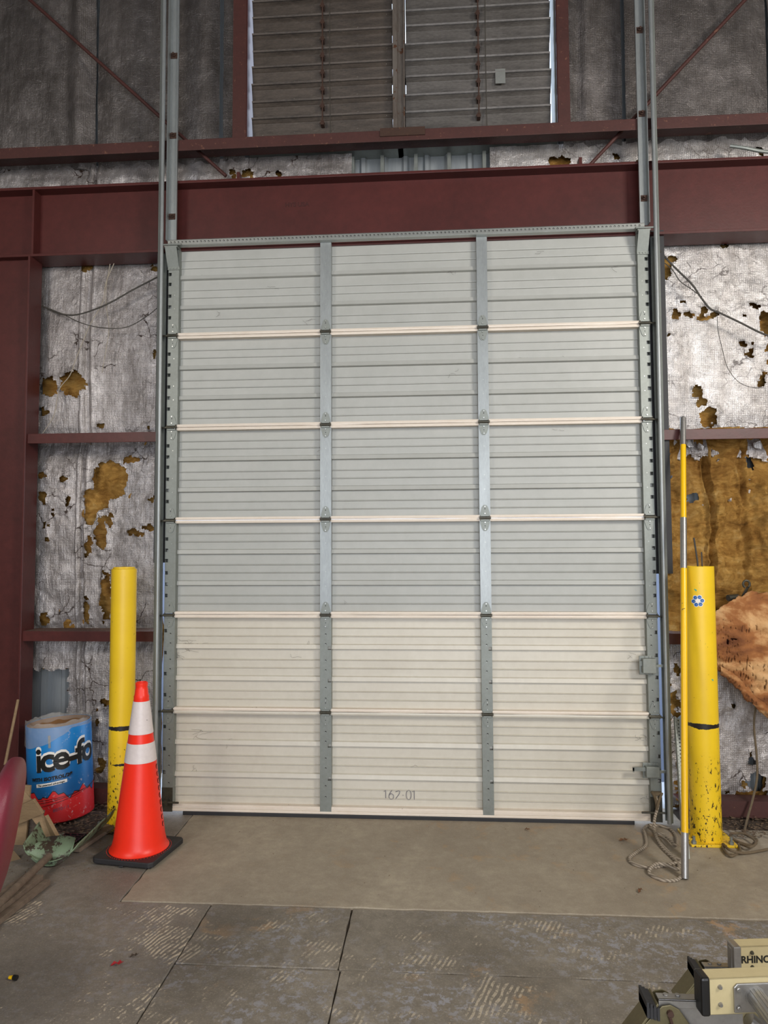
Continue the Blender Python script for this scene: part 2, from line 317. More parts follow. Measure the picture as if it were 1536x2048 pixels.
# ------------------------------------------------------------------ wall: siding, batts, foil facings
wall = tag(empty('wall_front'), 'foil faced insulated metal wall around the loading door', kind='structure')
def siding(x0, x1, z0, z1, Y=.37):
    mb = MB(); prof = []; x = x0; k = 0
    while x < x1:
        for dx, dy in ((0, 0), (.07, 0), (.085, -.022), (.11, -.022), (.125, 0)):
            if x+dx <= x1: prof.append((x+dx, Y+dy))
        x += .15
    prof.append((x1, Y)); mb.strip(prof, 'z', z0, z1); mb.strip([(x1, Y+.03), (x0, Y+.03)], 'z', z0, z1)
    build('siding_panel', mb, M['siding'], wall, fix=False)
siding(-6, -1.93, -.05, 4.62); siding(1.52, 6, -.05, 4.62); siding(-1.93, 1.52, 3.76, 4.62)
siding(-6, -1.3, 4.62, 7); siding(.88, 6, 4.62, 7); siding(-1.3, .88, 6.2, 7)
def P2(x, y, rx, ry, Y=.24):                                   # photo ellipse -> wall ellipse
    a = at(x, y, Y); b = at(x+rx, y, Y); c = at(x, y-ry, Y); return (a.x, a.z, abs(b.x-a.x), abs(c.z-a.z))
def sheet(name, x0, x1, z0, z1, Y, cell, holes, mat, bulge=.04, rough=.008, seed=0, jag=.5, edge_curl=.012, boxes=(), seams=(), pinch=.012, lump=0, sharp=1):
    nx = max(2, int((x1-x0)/cell)); nz = max(2, int((z1-z0)/cell)); dx = (x1-x0)/nx; dz = (z1-z0)/nz
    m = np.full((nz+1, nx+1), -9.0)
    X = np.linspace(x0, x1, nx+1); Z = np.linspace(z0, z1, nz+1)
    XX, ZZ = np.meshgrid(X, Z)
    for (cx, cz, rx, rz) in holes:
        d = np.sqrt(((XX-cx)/rx)**2+((ZZ-cz)/rz)**2); m = np.maximum(m, (1-d)*min(rx, rz))
    for (bx0, bx1, bz0, bz1) in boxes:
        m = np.maximum(m, np.minimum(np.minimum(XX-bx0, bx1-XX), np.minimum(ZZ-bz0, bz1-ZZ)))
    near = np.argwhere(m > -.035)
    for j, i in near:
        p = Vector((X[i]*24, Z[j]*24, seed)); m[j, i] += jag*.045*noise.fractal(p, .7, 2.1, 4)-.003
    YY = np.full_like(m, Y)
    for j in range(nz+1):
        fz = (j/nz); ez = min(1, min(fz, 1-fz)*(z1-z0)/.12)
        for i in range(nx+1):
            fx = i/nx; x = X[i]; z = Z[j]; ex = min(1, min(fx, 1-fx)*(x1-x0)/.1)
            n1 = noise.noise(Vector((x*2.1, z*1.1, seed+3))); n2 = noise.fractal(Vector((x*9, z*7, seed+8)), .9, 2, 3)
            b = bulge*(.55+.6*n1)*sqrt(max(0, sin(pi*fz)))*(.5+.5*ex)
            y = Y-b*ez-rough*n2+pinch*(1-ez)*(1 if lump == 0 else .3)
            if lump:
                n3 = noise.hetero_terrain(Vector((x*5, z*3.4, seed)), .8, 2.2, 5, .7); y -= lump*(n3-.6)
                y -= lump*.5*abs(noise.noise(Vector((x*16, z*6, seed+2))))
            for sx, sd, sw in seams:
                sxx = sx+.012*noise.noise(Vector((0, z*2, sx))); d = abs(x-sxx)
                if d < sw*2.5: y += sd*math.exp(-(d/sw)**2) - .4*sd*math.exp(-((d-2*sw)/sw)**2)
            if m[j, i] > -.03 and holes: y -= edge_curl*max(0, 1+m[j, i]/.03)*(.6+noise.noise(Vector((x*30, z*30, seed))))
            YY[j, i] = y
    gx = np.gradient(m, dx, axis=1); gz = np.gradient(m, dz, axis=0); g2 = gx**2+gz**2+1e-6
    sh = np.abs(m)/np.sqrt(g2) < .72*max(dx, dz)
    XS = np.where(sh, XX-m*gx/g2, XX); ZS = np.where(sh, ZZ-m*gz/g2, ZZ)
    XS = np.clip(XS, XX-dx*.6, XX+dx*.6); ZS = np.clip(ZS, ZZ-dz*.6, ZZ+dz*.6)
    ms = np.where(sh, 0, m)
    mb = MB(); mb.v = list(zip(XS.ravel().tolist(), YY.ravel().tolist(), ZS.ravel().tolist()))
    q = ms[:-1, :-1]+ms[1:, :-1]+ms[:-1, 1:]+ms[1:, 1:]; mx = np.maximum.reduce([ms[:-1, :-1], ms[1:, :-1], ms[:-1, 1:], ms[1:, 1:]])
    keep = np.argwhere((q <= 0) & (mx <= 1e-9)); W = nx+1
    mb.f = [(int(j*W+i), int(j*W+i+1), int((j+1)*W+i+1), int((j+1)*W+i)) for j, i in keep]; mb.m = [0]*len(mb.f)
    return build(name, mb, mat, wall, smooth=80, fix=False)
C = .010
xl0, xl1, xr0, xr1 = -2.78, -1.878, 1.482, 2.9
sid_hole = (-2.80, -2.50, .30, .87)
FL1 = [P2(103, 776, 20, 20), P2(150, 770, 25, 26), P2(172, 535, 9, 10), P2(92, 826, 12, 6), P2(295, 855, 6, 6), P2(205, 855, 7, 5), P2(310, 540, 9, 8), P2(312, 712, 3, 9)]
FL2 = [P2(222, 962, 36, 40), P2(262, 920, 16, 8), P2(195, 1000, 26, 24), P2(185, 1030, 13, 26), P2(205, 1070, 13, 34), P2(222, 1040, 9, 14), P2(272, 1065, 20, 8), P2(300, 1055, 18, 5), P2(87, 950, 10, 8), P2(131, 958, 9, 8), P2(89, 995, 9, 13), P2(140, 1003, 6, 10),
       P2(108, 1030, 6, 8), P2(214, 1190, 12, 46), P2(180, 1095, 8, 20), P2(98, 1080, 6, 5), P2(90, 1238, 13, 14), P2(94, 1052, 4, 7), P2(175, 1220, 6, 26), P2(307, 1000, 6, 8)]
FL3 = [P2(212, 1403, 9, 8), P2(204, 1530, 9, 16), P2(185, 1590, 22, 16), P2(195, 1440, 4, 12)]
FR1 = [P2(1331, 535, 12, 24), P2(1342, 522, 8, 12), P2(1350, 630, 10, 9), P2(1375, 632, 20, 4), P2(1397, 637, 14, 4), P2(1408, 622, 9, 9), P2(1425, 631, 12, 6), P2(1529, 650, 16, 28), P2(1541, 690, 12, 50), P2(1512, 615, 13, 5),
       P2(1394, 788, 11, 16), P2(1400, 806, 13, 10), P2(1415, 838, 17, 20), P2(1422, 822, 14, 8), P2(1481, 690, 8, 6), P2(1487, 700, 3, 9), P2(1500, 702, 4, 14), P2(1522, 762, 8, 14), P2(1362, 605, 10, 4), P2(1339, 672, 4, 3), P2(1450, 494, 12, 4), P2(1484, 627, 4, 6)]
FR3 = [P2(1352, 1340, 9, 10), P2(1345, 1405, 8, 36), P2(1355, 1440, 9, 40), P2(1501, 1520, 7, 12), P2(1508, 1562, 22, 18), P2(1450, 1610, 10, 26), P2(1500, 1600, 40, 22), P2(1465, 1415, 5, 5), P2(1362, 1570, 12, 50)]
sheet('insulation_batt', xl0, xl1, 2.42, 3.80, .32, .02, [], M['batt'], .02, .01, 1, lump=.02)
sheet('insulation_batt', xl0, xl1, 1.10, 2.44, .32, .014, [], M['batt'], .02, .015, 2, lump=.035)
sheet('insulation_batt', xl0, xl1, 0, 1.12, .32, .02, [], M['batt'], .02, .01, 3, lump=.02, boxes=[sid_hole])
sheet('insulation_batt', xr0, xr1, 2.42, 3.80, .32, .02, [], M['batt'], .02, .01, 4, lump=.02)
sheet('insulation_batt', xr0, xr1, 1.10, 2.46, .275, .0085, [P2(1330, 960, 7, 26), P2(1384, 996, 12, 10), P2(1325, 912, 10, 8), P2(1497, 925, 9, 12)], M['batt'], .05, .02, 5, lump=.06, seams=[(at(1412, 950, .25).x, .05, .012), (at(1478, 950, .25).x, .03, .014)])
sheet('insulation_batt', xr0, xr1, 0, 1.12, .32, .02, [P2(1505, 1550, 20, 34, .28), P2(1400, 1480, 60, 60)], M['batt'], .02, .01, 6, lump=.02)
sheet('insulation_batt', -4.2, -.60, 4.10, 4.46, .31, .03, [], M['batt'], .01, .01, 7); sheet('insulation_batt', .42, 4, 4.10, 4.46, .31, .03, [], M['batt'], .01, .01, 8)
s1 = at(178, 700, .24).x
sheet('foil_facing', xl0, xl1, 2.42, 3.78, .245, C, FL1, M['foil'], .05, .006, 11, seams=[(s1, .03, .02)])
sheet('foil_facing', xl0, xl1, 1.12, 2.42, .245, C, FL2, M['foil'], .05, .012, 12, seams=[(at(168, 1000, .24).x, .03, .015)])
sheet('foil_facing', xl0, xl1, 0.03, 1.10, .245, C, FL3, M['foil'], .03, .010, 13, seams=[(at(163, 1350, .24).x, .03, .015)], boxes=[sid_hole])
sheet('foil_facing', xr0, xr1, 2.42, 3.78, .245, C, FR1, M['foil_bright'], .04, .006, 14, jag=.5)
sheet('foil_facing', xr0, xr1, 2.20, 2.42, .25, C, [P2(1430, 960, 300, 46)], M['foil'], .02, .012, 15, jag=.9)
sheet('foil_facing', xr0, xr1, 0.03, 1.10, .245, C, FR3, M['foil'], .05, .010, 16, jag=.6, seams=[(at(1395, 1450, .24).x, .03, .02)])
# scraps of foil still clinging to the torn batt
random.seed(5); mb = MB()
for x, y, r in [(1500, 958, 4), (1500, 968, 3), (1502, 983, 7), (1512, 985, 6), (1460, 1000, 4), (1482, 1012, 3), (1515, 1068, 6), (1400, 893, 8), (1380, 886, 9), (1455, 892, 8), (1515, 890, 12), (1345, 884, 8), (1406, 1010, 2), (1522, 1213, 4)]:
    c = at(x, y, .19); k = 7; s_ = r*.0032
    v = [c+Vector((cos(2*pi*i/k)*s_*random.uniform(.5, 1.3), random.uniform(-.01, .01), sin(2*pi*i/k)*s_*random.uniform(.5, 1.3))) for i in range(k)]; mb.add(v, [tuple(range(k))])
build('foil_scrap', mb, M['foil_bright'], wall)['kind'] = 'stuff'
# upper bay facings
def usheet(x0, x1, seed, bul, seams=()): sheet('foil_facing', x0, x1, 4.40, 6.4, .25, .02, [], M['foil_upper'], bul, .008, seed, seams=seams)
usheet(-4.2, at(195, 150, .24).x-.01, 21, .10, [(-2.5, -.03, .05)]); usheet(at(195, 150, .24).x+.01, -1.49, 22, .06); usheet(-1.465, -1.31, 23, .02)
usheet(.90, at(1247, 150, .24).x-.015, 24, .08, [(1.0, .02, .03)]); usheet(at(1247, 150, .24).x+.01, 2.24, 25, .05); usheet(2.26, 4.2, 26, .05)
mid_l = [P2(497, 350, 14, 10), P2(560, 352, 6, 9), P2(466, 348, 8, 12)]; mid_r = [P2(1118, 327, 22, 14), P2(1281, 327, 8, 14), P2(1180, 340, 12, 6), P2(1520, 300, 8, 10), P2(1230, 318, 4, 9)]
sheet('foil_facing', -4.2, -.553, 4.12, 4.44, .25, .012, mid_l, M['foil'], .03, .012, 27, jag=.6, seams=[(at(190, 350, .24).x, .03, .015)])
sheet('foil_facing', .40, 4.2, 4.12, 4.44, .25, .012, mid_r, M['foil_bright'], .03, .012, 28, jag=.6)
# mid-band liner ribs (bare siding bay) get small vertical posts
for px in (706, 765, 832, 898, 968):
    x = at(px, 330, .3).x; mb = MB(); mb.box(x-.012, x+.012, .27, .33, 4.08, 4.42); build('siding_rib', mb, M['galv_dull'], wall)
# ------------------------------------------------------------------ structural steel (maroon)
def steel(name, label, cat='beam', group=None): return thing(name, label, cat, group)
hb = steel('header_beam', 'deep maroon steel beam spanning above the roll-up door', 'steel beam')
mb = MB(); mb.box(-4.4, 4.4, .115, .130, 3.70, 4.15); build('web', mb, M['maroon'], hb)
mb = MB(); mb.box(-4.4, 4.4, .03, .215, 4.15, 4.168); build('flange', mb, M['maroon'], hb, bevel=.002)
mb = MB(); mb.box(-4.4, 4.4, .03, .215, 3.682, 3.70); build('flange', mb, M['maroon'], hb, bevel=.002)
for x in (-2.725,): 
    mb = MB(); mb.box(x, x+.014, .035, .115, 3.70, 4.15); build('stiffener', mb, M['maroon'], hb)
def strokes(name, lines, r, mat, parent, Y, n=6):
    mb = MB()
    for L in lines: mb.tube([(x, Y, z) for x, z in L], r, n)
    return build(name, mb, mat, parent)
def text(name, s, size, mat, parent, Mx, off=0.0, ext=.0006, shear=0, spacing=1, bend=None):
    c = bpy.data.curves.new(name, 'FONT'); c.body = s; c.size = size; c.offset = off; c.extrude = ext; c.shear = shear; c.space_character = spacing; c.align_x = 'CENTER'; c.resolution_u = 3
    o = bpy.data.objects.new(name, c); S.collection.objects.link(o); dg = bpy.context.evaluated_depsgraph_get()
    me = bpy.data.meshes.new_from_object(o.evaluated_get(dg)); bpy.data.objects.remove(o)
    if bend:
        bm = bmesh.new(); bm.from_mesh(me); bmesh.ops.triangulate(bm, faces=bm.faces)
        bmesh.ops.subdivide_edges(bm, edges=[e for e in bm.edges if e.calc_length() > .015], cuts=2); bmesh.ops.triangulate(bm, faces=bm.faces)
        bm.to_mesh(me); bm.free()
        for v in me.vertices: v.co = bend(v.co)
    else: me.transform(Mx)
    me.materials.clear(); me.materials.append(mat); t = bpy.data.objects.new(name, me); S.collection.objects.link(t); t.parent = parent; return t
def wallM(x, y, z): return Matrix.Translation((x, y, z))@Matrix.Rotation(pi/2, 4, 'X')
p = at(594, 413, .113); text('stencil_print', 'HYS USA', .042, M['stamp'], hb, wallM(p.x, .1135, p.z), .0012)
def girt(name, label, x0, x1, z, lx0=None, lx1=None,  depth=.20, h=.066, mat='maroon', y0=.035):
    g = steel(name, label, 'steel girt', 'maroon wall girts')
    mb = MB(); mb.box(x0 if lx0 is None else lx0, x1 if lx1 is None else lx1, y0, y0+.006, z-h, z); build('lip', mb, M[mat], g, bevel=.002)
    mb = MB(); mb.box(x0, x1, y0+.006, y0+depth, z-.006, z); build('web', mb, M['dusty'] if z < 1.5 else M[mat], g); return g
girt('wall_girt', 'maroon girt left of the door, just above the big hole in the foil', -2.72, -1.872, 2.466, None, -1.815)
girt('wall_girt', 'dusty maroon girt left of the door behind the yellow bollard', -2.725, -1.872, 1.152, None, -1.815)
girt('wall_girt', 'maroon girt right of the door at the tip of the yellow pole', 1.47, 3.2, 2.425, 1.44)
girt('wall_girt', 'short visible maroon girt right of the door behind the yellow pole', 1.475, 3.2, 1.150, 1.44)
girt('window_girt', 'rusty maroon girt running under the louvred windows', -4.4, 4.4, 4.445, None, None, .21, .075, 'maroon_rust', .02)
for x0, x1, sd in ((1.5, 3.2, 'right'), (-3.2, -1.9, 'left')):
    g = steel('base_girt', 'rusty maroon channel along the wall foot '+sd+' of the door', 'steel girt')
    mb = MB(); mb.box(x0, x1, .10, .106, .02, .12); build('lip', mb, M['maroon_rust'], g); mb = MB(); mb.box(x0, x1, .106, .22, .114, .12); build('web', mb, M['maroon_rust'], g)
col = steel('steel_column', 'tall maroon steel column at the left edge', 'steel column')
mb = MB(); mb.box(-2.735, -2.72, .015, .165, 0, 3.682); build('flange', mb, M['maroon'], col, bevel=.002)
mb = MB(); mb.box(-3.2, -2.735, .085, .095, 0, 3.682); build('web', mb, M['maroon'], col)
mb = MB(); mb.box(-3.215, -3.2, .015, .165, 0, 3.682); build('flange', mb, M['maroon'], col)
mb = MB(); mb.box(-3.26, -2.68, -.02, .2, 0, .014); build('base_plate', mb, M['maroon'], col)
# window jambs
for px0, px1, nm in ((465, 492, 'left'), (1117, 1141, 'right')):
    a = at(px0, 240, .03).x; b = at(px1, 240, .03).x; g = steel('window_jamb', 'upright maroon channel at the %s side of the louvres' % nm, 'steel channel')
    mb = MB(); mb.box(a, b, .03, .038, 4.445, 6.4); build('face', mb, M['maroon_rust'], g); mb = MB()
    e = b if nm == 'left' else a; mb.box(e-.004, e+.004, .038, .22, 4.445, 6.4); build('web', mb, M['maroon'], g)
# brace rods with clips
for (p0, p1, clip, lab) in (((60, 0), (452, 352), 478, 'thin rusty cross-brace rod falling rightward in the upper left bay'), ((1490, 0), (1178, 332), 1160, 'thin rusty cross-brace rod falling leftward in the upper right bay')):
    g = thing('brace_rod', lab, 'brace rod', 'wall cross braces'); a = at(p0[0], p0[1], .09); b = at(p1[0], p1[1], .13); a2 = a+(a-b)*.6
    mb = MB(); mb.cyl(a2, b, .012, n=10); build('rod', mb, M['maroon_rust'], g, smooth=True)
    c = at(clip, 352 if clip < 700 else 333, .12); mb = MB(); mb.box(min(b.x, c.x)-.02, max(b.x, c.x)+.02, .10, .16, 4.168, 4.19); mb.box(c.x-.01, c.x+.01, .10, .16, 4.17, 4.25); build('clip_plate', mb, M['maroon'], g)
# ------------------------------------------------------------------ louvred windows
def louvre(name, x0, x1, mat, lab, barpx, seed):
    wn = tag(empty(name), lab, kind='structure'); random.seed(seed)
    mb = MB(); mb.box(x0-.03, x0-.022, .08, .22, 4.45, 6.2); mb.box(x1+.022, x1+.03, .08, .22, 4.45, 6.2); mb.box(x0-.03, x1+.03, .10, .20, 4.447, 4.475); mb.box(x0-.062, x1+.062, .20, .372, 4.452, 4.458); build('window_frame', mb, M['galv_dull'], wn)  # last plate is added behind the sill to block sky light into the cavity
    p = .118; z = 4.49; k = 0; prof = [(.092, .122), (.088, .130), (.100, .134), (.106, .124), (.108, .100), (.112, .096), (.114, .088), (.122, .050), (.128, .020), (.140, .012), (.142, .000), (.152, -.006)]
    mb = MB(); mb.strip([(y, z_) for y, z_ in prof], 'x', x0, x1); mb.strip([(y+.003, z_-.001) for y, z_ in prof][::-1], 'x', x0, x1)
    for ex in (x0, x1): mb.prism([(y, z_) for y, z_ in prof[2:]]+[(.135, .0)], 'x', ex-.001, ex+.001)
    proto = None
    while z < 6.15:
        o = build('louvre_slat', mb, mat, wn, fix=False) if proto is None else bpy.data.objects.new('louvre_slat', proto.data)
        if proto is None: proto = o
        else: S.collection.objects.link(o); o.parent = wn
        o.location = (random.uniform(-.004, .004), 0, z); o.rotation_euler = (radians(random.uniform(-2.5, 2.5)), radians(random.uniform(-.25, .25)), 0); z += p; k += 1
    bx = at(barpx, 150, .08).x; mb = MB(); mb.box(bx-.004, bx+.004, .072, .08, 4.56, 6.2)
    z = 4.54
    while z < 6.2: mb.box(bx-.012, bx+.010, .074, .115, z, z+.03); mb.cyl((bx+.014, .08, z+.015), (bx-.02, .08, z+.015), .005, n=6); z += p
    build('operating_bar', mb, M['rust'], wn)
    mb = MB(); mb.tube([(bx+.05, .085, 5.9), (bx+.048, .08, 5.0), (bx+.052, .09, 4.46)], .003, 5); build('pull_wire', mb, M['cable'], wn); return wn
xa, xb, xc, xd = at(506, 240, .12).x, at(786, 240, .12).x, at(812, 240, .12).x, at(1102, 240, .12).x
louvre('window_1', xa, xb, M['louvre_brown'], 'brown dirty louvred window, left of the pair', 645, 3)
w2 = louvre('window_2', xc, xd, M['louvre_grey'], 'grey dirty louvred window, right of the pair', 957, 4)
a = at(990, 142, .105); mb = MB(); mb.box(a.x, a.x+.066, .086, .088, a.z-.10, a.z); build('pale_patch', mb, M['galv_bright'], w2)
g = steel('window_mullion', 'galvanised mullion post between the two louvred windows', 'window post')
a = at(786, 240, .06).x; b = at(810, 240, .06).x; mb = MB(); mb.box(a, a+.03, .05, .2, 4.447, 6.2); mb.box(a+.03, b, .075, .2, 4.447, 6.2); mb.box(b-.008, b, .05, .2, 4.447, 6.2); build('post', mb, M['post'], g)
mb = MB(); a = at(760, 258, .02); b = at(850, 270, .02); mb.box(a.x, b.x, .012, .05, b.z, a.z); build('rusty_shoe', mb, M['rust'], g)
# ------------------------------------------------------------------ the sectional door
SH = .61; Z0 = .045; XL0, XL1, XA, XB, XC, XD, XR0, XR1 = -1.750, -1.678, -.732, -.660, .284, .352, 1.299, 1.364
door = tag(empty('door_1'), 'tall closed grey and cream sectional overhead door with galvanised stiles', kind='structure'); door['category'] = 'door'
def skin_profile():
    pts = []; f2z = lambda f: SH*(1-f); Y = .045
    def add(f, y): pts.append((y, f2z(f)))
    add(.032, Y)
    for a in (.142, .227): add(a-.006, Y); add(a-.001, Y-.008); add(a+.005, Y-.007); add(a+.009, Y)
    add(.308, Y); add(.316, Y-.015); add(.358, Y-.020); add(.366, Y+.002)
    for a in (.474, .559): add(a-.006, Y); add(a-.001, Y-.008); add(a+.005, Y-.007); add(a+.009, Y)
    add(.640, Y); add(.648, Y-.015); add(.690, Y-.020); add(.698, Y+.002)
    for a in (.80, .887): add(a-.006, Y); add(a-.001, Y-.008); add(a+.005, Y-.007); add(a+.009, Y)
    add(.968, Y); return pts
SP = skin_profile()
def stile(x0, x1, notch_side, holes, z0, z1, lower):
    """a channel stile: punched face plate, two side walls"""
    mb = MB(); zs = [z0]+[c for h in holes for c in h]+[z1]; W = .022
    if notch_side == 0 or not holes: mb.box(x0, x1, -.002, .001, z0, z1)
    else:
        if notch_side < 0: sx0, sx1, fx0, fx1 = x0+.003, x0+W, x0+W, x1
        else: sx0, sx1, fx0, fx1 = x1-W, x1-.003, x0, x1-W
        mb.box(fx0, fx1, -.002, .001, z0, z1)
        for k in range(0, len(zs), 2): mb.box(min(sx0, sx1)-(.003 if notch_side < 0 else 0), max(sx0, sx1)+(.003 if notch_side > 0 else 0), -.002, .001, zs[k], zs[k+1])
    mb.box(x0, x0+.0015, .001, .044, z0, z1); mb.box(x1-.0015, x1, .001, .044, z0, z1); return mb
def hinge_mesh():
    mb = MB(); up = [(-.030, .016), (.030, .016), (.031, .03), (.018, .070), (.008, .082), (-.008, .082), (-.018, .070), (-.031, .03)]
    mb.prism([(a, b) for a, b in up], 'y', -.006, -.002); mb.prism([(a, -b) for a, b in up], 'y', -.006, -.002)
    mb.box(-.030, .030, -.016, -.002, .010, .018); mb.box(-.030, .030, -.016, -.002, -.018, -.010)
    mb.cyl((-.036, -.014, 0), (.036, -.014, 0), .0085, n=12, m=1); mb.box(-.030, -.026, -.018, -.002, -.016, .016, 1); mb.box(.026, .030, -.018, -.002, -.016, .016, 1)
    for z in (.028, .072, -.028, -.072): mb.cyl((0, -.006, z), (0, -.0105, z), .0062, .0045, n=8, m=2)
    mb.cyl((0, -.0062, .058), (0, -.0065, .058), .0035, n=6, m=3); mb.cyl((0, -.0062, -.05), (0, -.0065, -.05), .003, n=6, m=3)
    return mb
hinge_data = None; HM = [M['galv_dull'], M['hinge_pin'], M['galv_bright'], M['dark']]
for k in range(6):
    zb = Z0+SH*k; low = k < 2
    mb = MB(); mb.strip([(y, z+zb) for y, z in SP], 'x', XL0+.0005, XR1-.0005); mb.strip([(.053, zb+SH*.99), (.053, zb+SH*.01)], 'x', XL0+.0005, XR1-.0005)
    sec = build('door_section', mb, M['skin_cream'] if low else M['skin_grey'], door, fix=False)
    random.seed(k)
    for top in (0, 1):                                                   # rail halves with a slightly bent nose
        if k == 0 and not top: continue
        if k == 5 and top: continue
        mb = MB(); n = 60; za, zc = (zb+.0015, zb+.0195) if not top else (zb+SH-.0195, zb+SH-.0015)
        v = []
        for i in range(n+1):
            x = XL1-.01+(XR0+.02-XL1)*i/n
            dent = .006*max(0, noise.noise(Vector((x*2.3, k*5+top, 1))))*(1 if not top else -.0); edge = zc if top else za
            o1 = za-(dent*1.2 if not top else 0); v += [(x, .045, za), (x, -.001, o1), (x, -.003, (za+zc)/2), (x, -.001, zc), (x, .045, zc)]
        f = [(5*i+j, 5*i+j+1, 5*i+j+6, 5*i+j+5) for i in range(n) for j in range(4)]; mb.add(v, f)
        build('rail', mb, M['zinc_white'] if not (low and k == 0) else M['skin_cream'], sec, fix=True)
    zt = zb+SH-(.012 if k < 5 else 0); zz = zb+.012
    def hs(fr): return [(zb+SH*(1-b)-.010, zb+SH*(1-b)+.012) for b in sorted(fr, reverse=True)]
    endf = [.20, .32, .43, .56, .68, .80] if not low else [.17, .40, .62, .84]
    if k == 0: endf = [.17, .40, .64]
    for j, (x0, x1, side) in enumerate(((XL0, XL1, -1), (XA, XB, 0), (XC, XD, 0), (XR0, XR1, 1))):
        if side: mb = stile(x0, x1, side, hs(endf), zz, zt, low)
        elif low: mb = stile(x0, x1, 1, hs([.345, .68]), zz if k else .03, zt, low)
        else: mb = stile(x0, x1, 0, [], zz, zt, low)
        st = build('stile', mb, M['galv_dull'] if low or side else M['galv'], sec, fix=False)
        cx = (x0+x1)/2-(0 if side == 0 else side*.008); mb = MB()
        if low: fr = [.20, .30, .47, .57, .75, .86]
        else: fr = [.25, .55, .7]
        for q in fr: mb.cyl((cx, -.0022, zb+SH*(1-q)), (cx, -.003, zb+SH*(1-q)), .005 if low else .003, n=8, m=1 if low else 0)
        for q in (fr if low else []): mb.cyl((cx-.001, -.003, zb+SH*(1-q)-.003), (cx-.001, -.0034, zb+SH*(1-q)-.003), .003, n=6, m=0)
        build('bolt_hole_disc', mb, [M['galv_bright'], M['dark']], sec, fix=False)['kind'] = 'stuff'
    if k > 0:                                                             # hinges bridging to the section below
        for j, cx in enumerate(((XL0+XL1)/2, (XA+XB)/2, (XC+XD)/2, (XR0+XR1)/2)):
            if hinge_data is None: h = build('hinge', hinge_mesh(), HM, sec); hinge_data = h.data
            else: h = bpy.data.objects.new('hinge', hinge_data); S.collection.objects.link(h); h.parent = sec
            h.location = (cx, 0, zb)
            if j in (0, 3):
                s_ = -1 if j == 0 else 1; mb = MB(); mb.cyl((cx-s_*.03, -.022, zb-.004), (cx+s_*.085, -.022, zb-.004), .0055, n=10); mb.cyl((cx+s_*.068, -.022, zb-.004), (cx+s_*.082, -.022, zb-.004), .022, n=16)
                build('roller', mb, M['hinge_pin'], sec)
# bottom rail, seal, top strut, corner brackets
mb = MB(); mb.box(XL1-.06, XR1-.01, -.003, .008, .024, .040); mb.box(XL1-.06, XR1-.01, -.001, .012, .040, .062); mb.box(XL1-.06, XR1-.01, .0, .052, .060, .068); build('bottom_rail', mb, M['zinc_white'], door, bevel=.003)
mb = MB(); mb.box(-1.615, 1.20, .0, .045, -.004, .024); build('bottom_seal', mb, M['rubber'], door, bevel=.006)
zt = Z0+6*SH
mb = MB(); mb.box(XL0+.01, XR1-.03, -.045, -.042, zt-.012, zt+.020); mb.box(XL0+.01, XR1-.03, -.045, .05, zt+.018, zt+.021); mb.box(XL0+.01, XR1-.03, -.042, .0, zt-.014, zt-.011); strut = build('perforated_strut', mb, M['galv_bright'], door)
mb = MB(); x = XL0+.03
while x < XR1-.05: mb.cyl((x, -.0452, zt+.004), (x, -.0462, zt+.004), .0062, n=8); mb.cyl((x-.001, -.0462, zt+.002), (x-.001, -.0468, zt+.002), .0038, n=6, m=1); x += .0254
build('strut_hole_disc', mb, [M['dark'], M['galv_bright']], strut, fix=False)['kind'] = 'stuff'
for x0, x1 in ((XL0, XL1), (XR0, XR1)):
    mb = MB(); mb.box(x0-.01, x1+.005, -.055, -.003, zt-.030, zt-.022); mb.prism([(-.055, zt-.03), (-.003, zt-.15), (-.006, zt-.15), (-.058, zt-.03)], 'x', x0-.005, x1); mb.box(x0-.004, x1+.004, -.008, -.002, zt-.165, zt-.145)
    for q in (.2, .5, .8): mb.cyl((x0+(x1-x0)*q, -.008, zt-.155), (x0+(x1-x0)*q, -.012, zt-.155), .005, n=8)
    mb.cyl((x0-.02, -.05, zt-.012), (x1+.03, -.05, zt-.012), .006, n=8); build('top_bracket', mb, M['galv_dull'], door)
for sx, x in ((-1, XL0), (1, XR1)):                                        # bottom corner brackets with axle
    mb = MB(); mb.box(min(x, x-sx*.07), max(x, x-sx*.07), -.006, -.001, .02, .17); mb.cyl((x+sx*.05, -.03, .085), (x-sx*.13 if sx > 0 else x+.12, -.03, .085), .0065, n=10); mb.cyl((x-sx*.035, -.006, .105), (x-sx*.035, -.012, .105), .009, n=10); mb.box(min(x-sx*.03, x-sx*.05), max(x-sx*.03, x-sx*.05), -.04, -.006, .07, .10)
    build('bottom_bracket', mb, M['hinge_pin'], door)
def lockbox(px0, px1, py0, py1, handle, Y=-.05):
    a = at(px0, py0, Y); b = at(px1, py1, Y); g = MB(); g.box(a.x, b.x, Y, -.003, b.z, a.z); g.box(a.x-.012, b.x+.004, -.012, -.003, b.z-.014, a.z+.014)
    for q in (.3, .6, .85):
        xx = a.x+(b.x-a.x)*q; g.cyl((xx, -.012, a.z+.008), (xx, -.018, a.z+.008), .005, n=8); g.cyl((xx, -.012, b.z-.008), (xx, -.018, b.z-.008), .005, n=8)
    o = build('latch_box', g, M['galv_dull'], door, bevel=.003)
    g = MB()
    if handle: g.box(a.x-.075, a.x, -.035, -.022, a.z-.030, a.z-.008); g.box(a.x-.075, a.x-.068, -.035, -.022, a.z-.038, a.z-.01)
    else: g.box(a.x-.016, a.x, -.03, -.02, a.z-.045, a.z-.015)
    g.box(b.x, b.x+.05, -.035, -.022, (a.z+b.z)/2-.008, (a.z+b.z)/2+.008); build('latch_bolt', g, M['galv_dull'], o)
lockbox(1286, 1313, 1318, 1347, 0); lockbox(1293, 1320, 1534, 1556, 1)
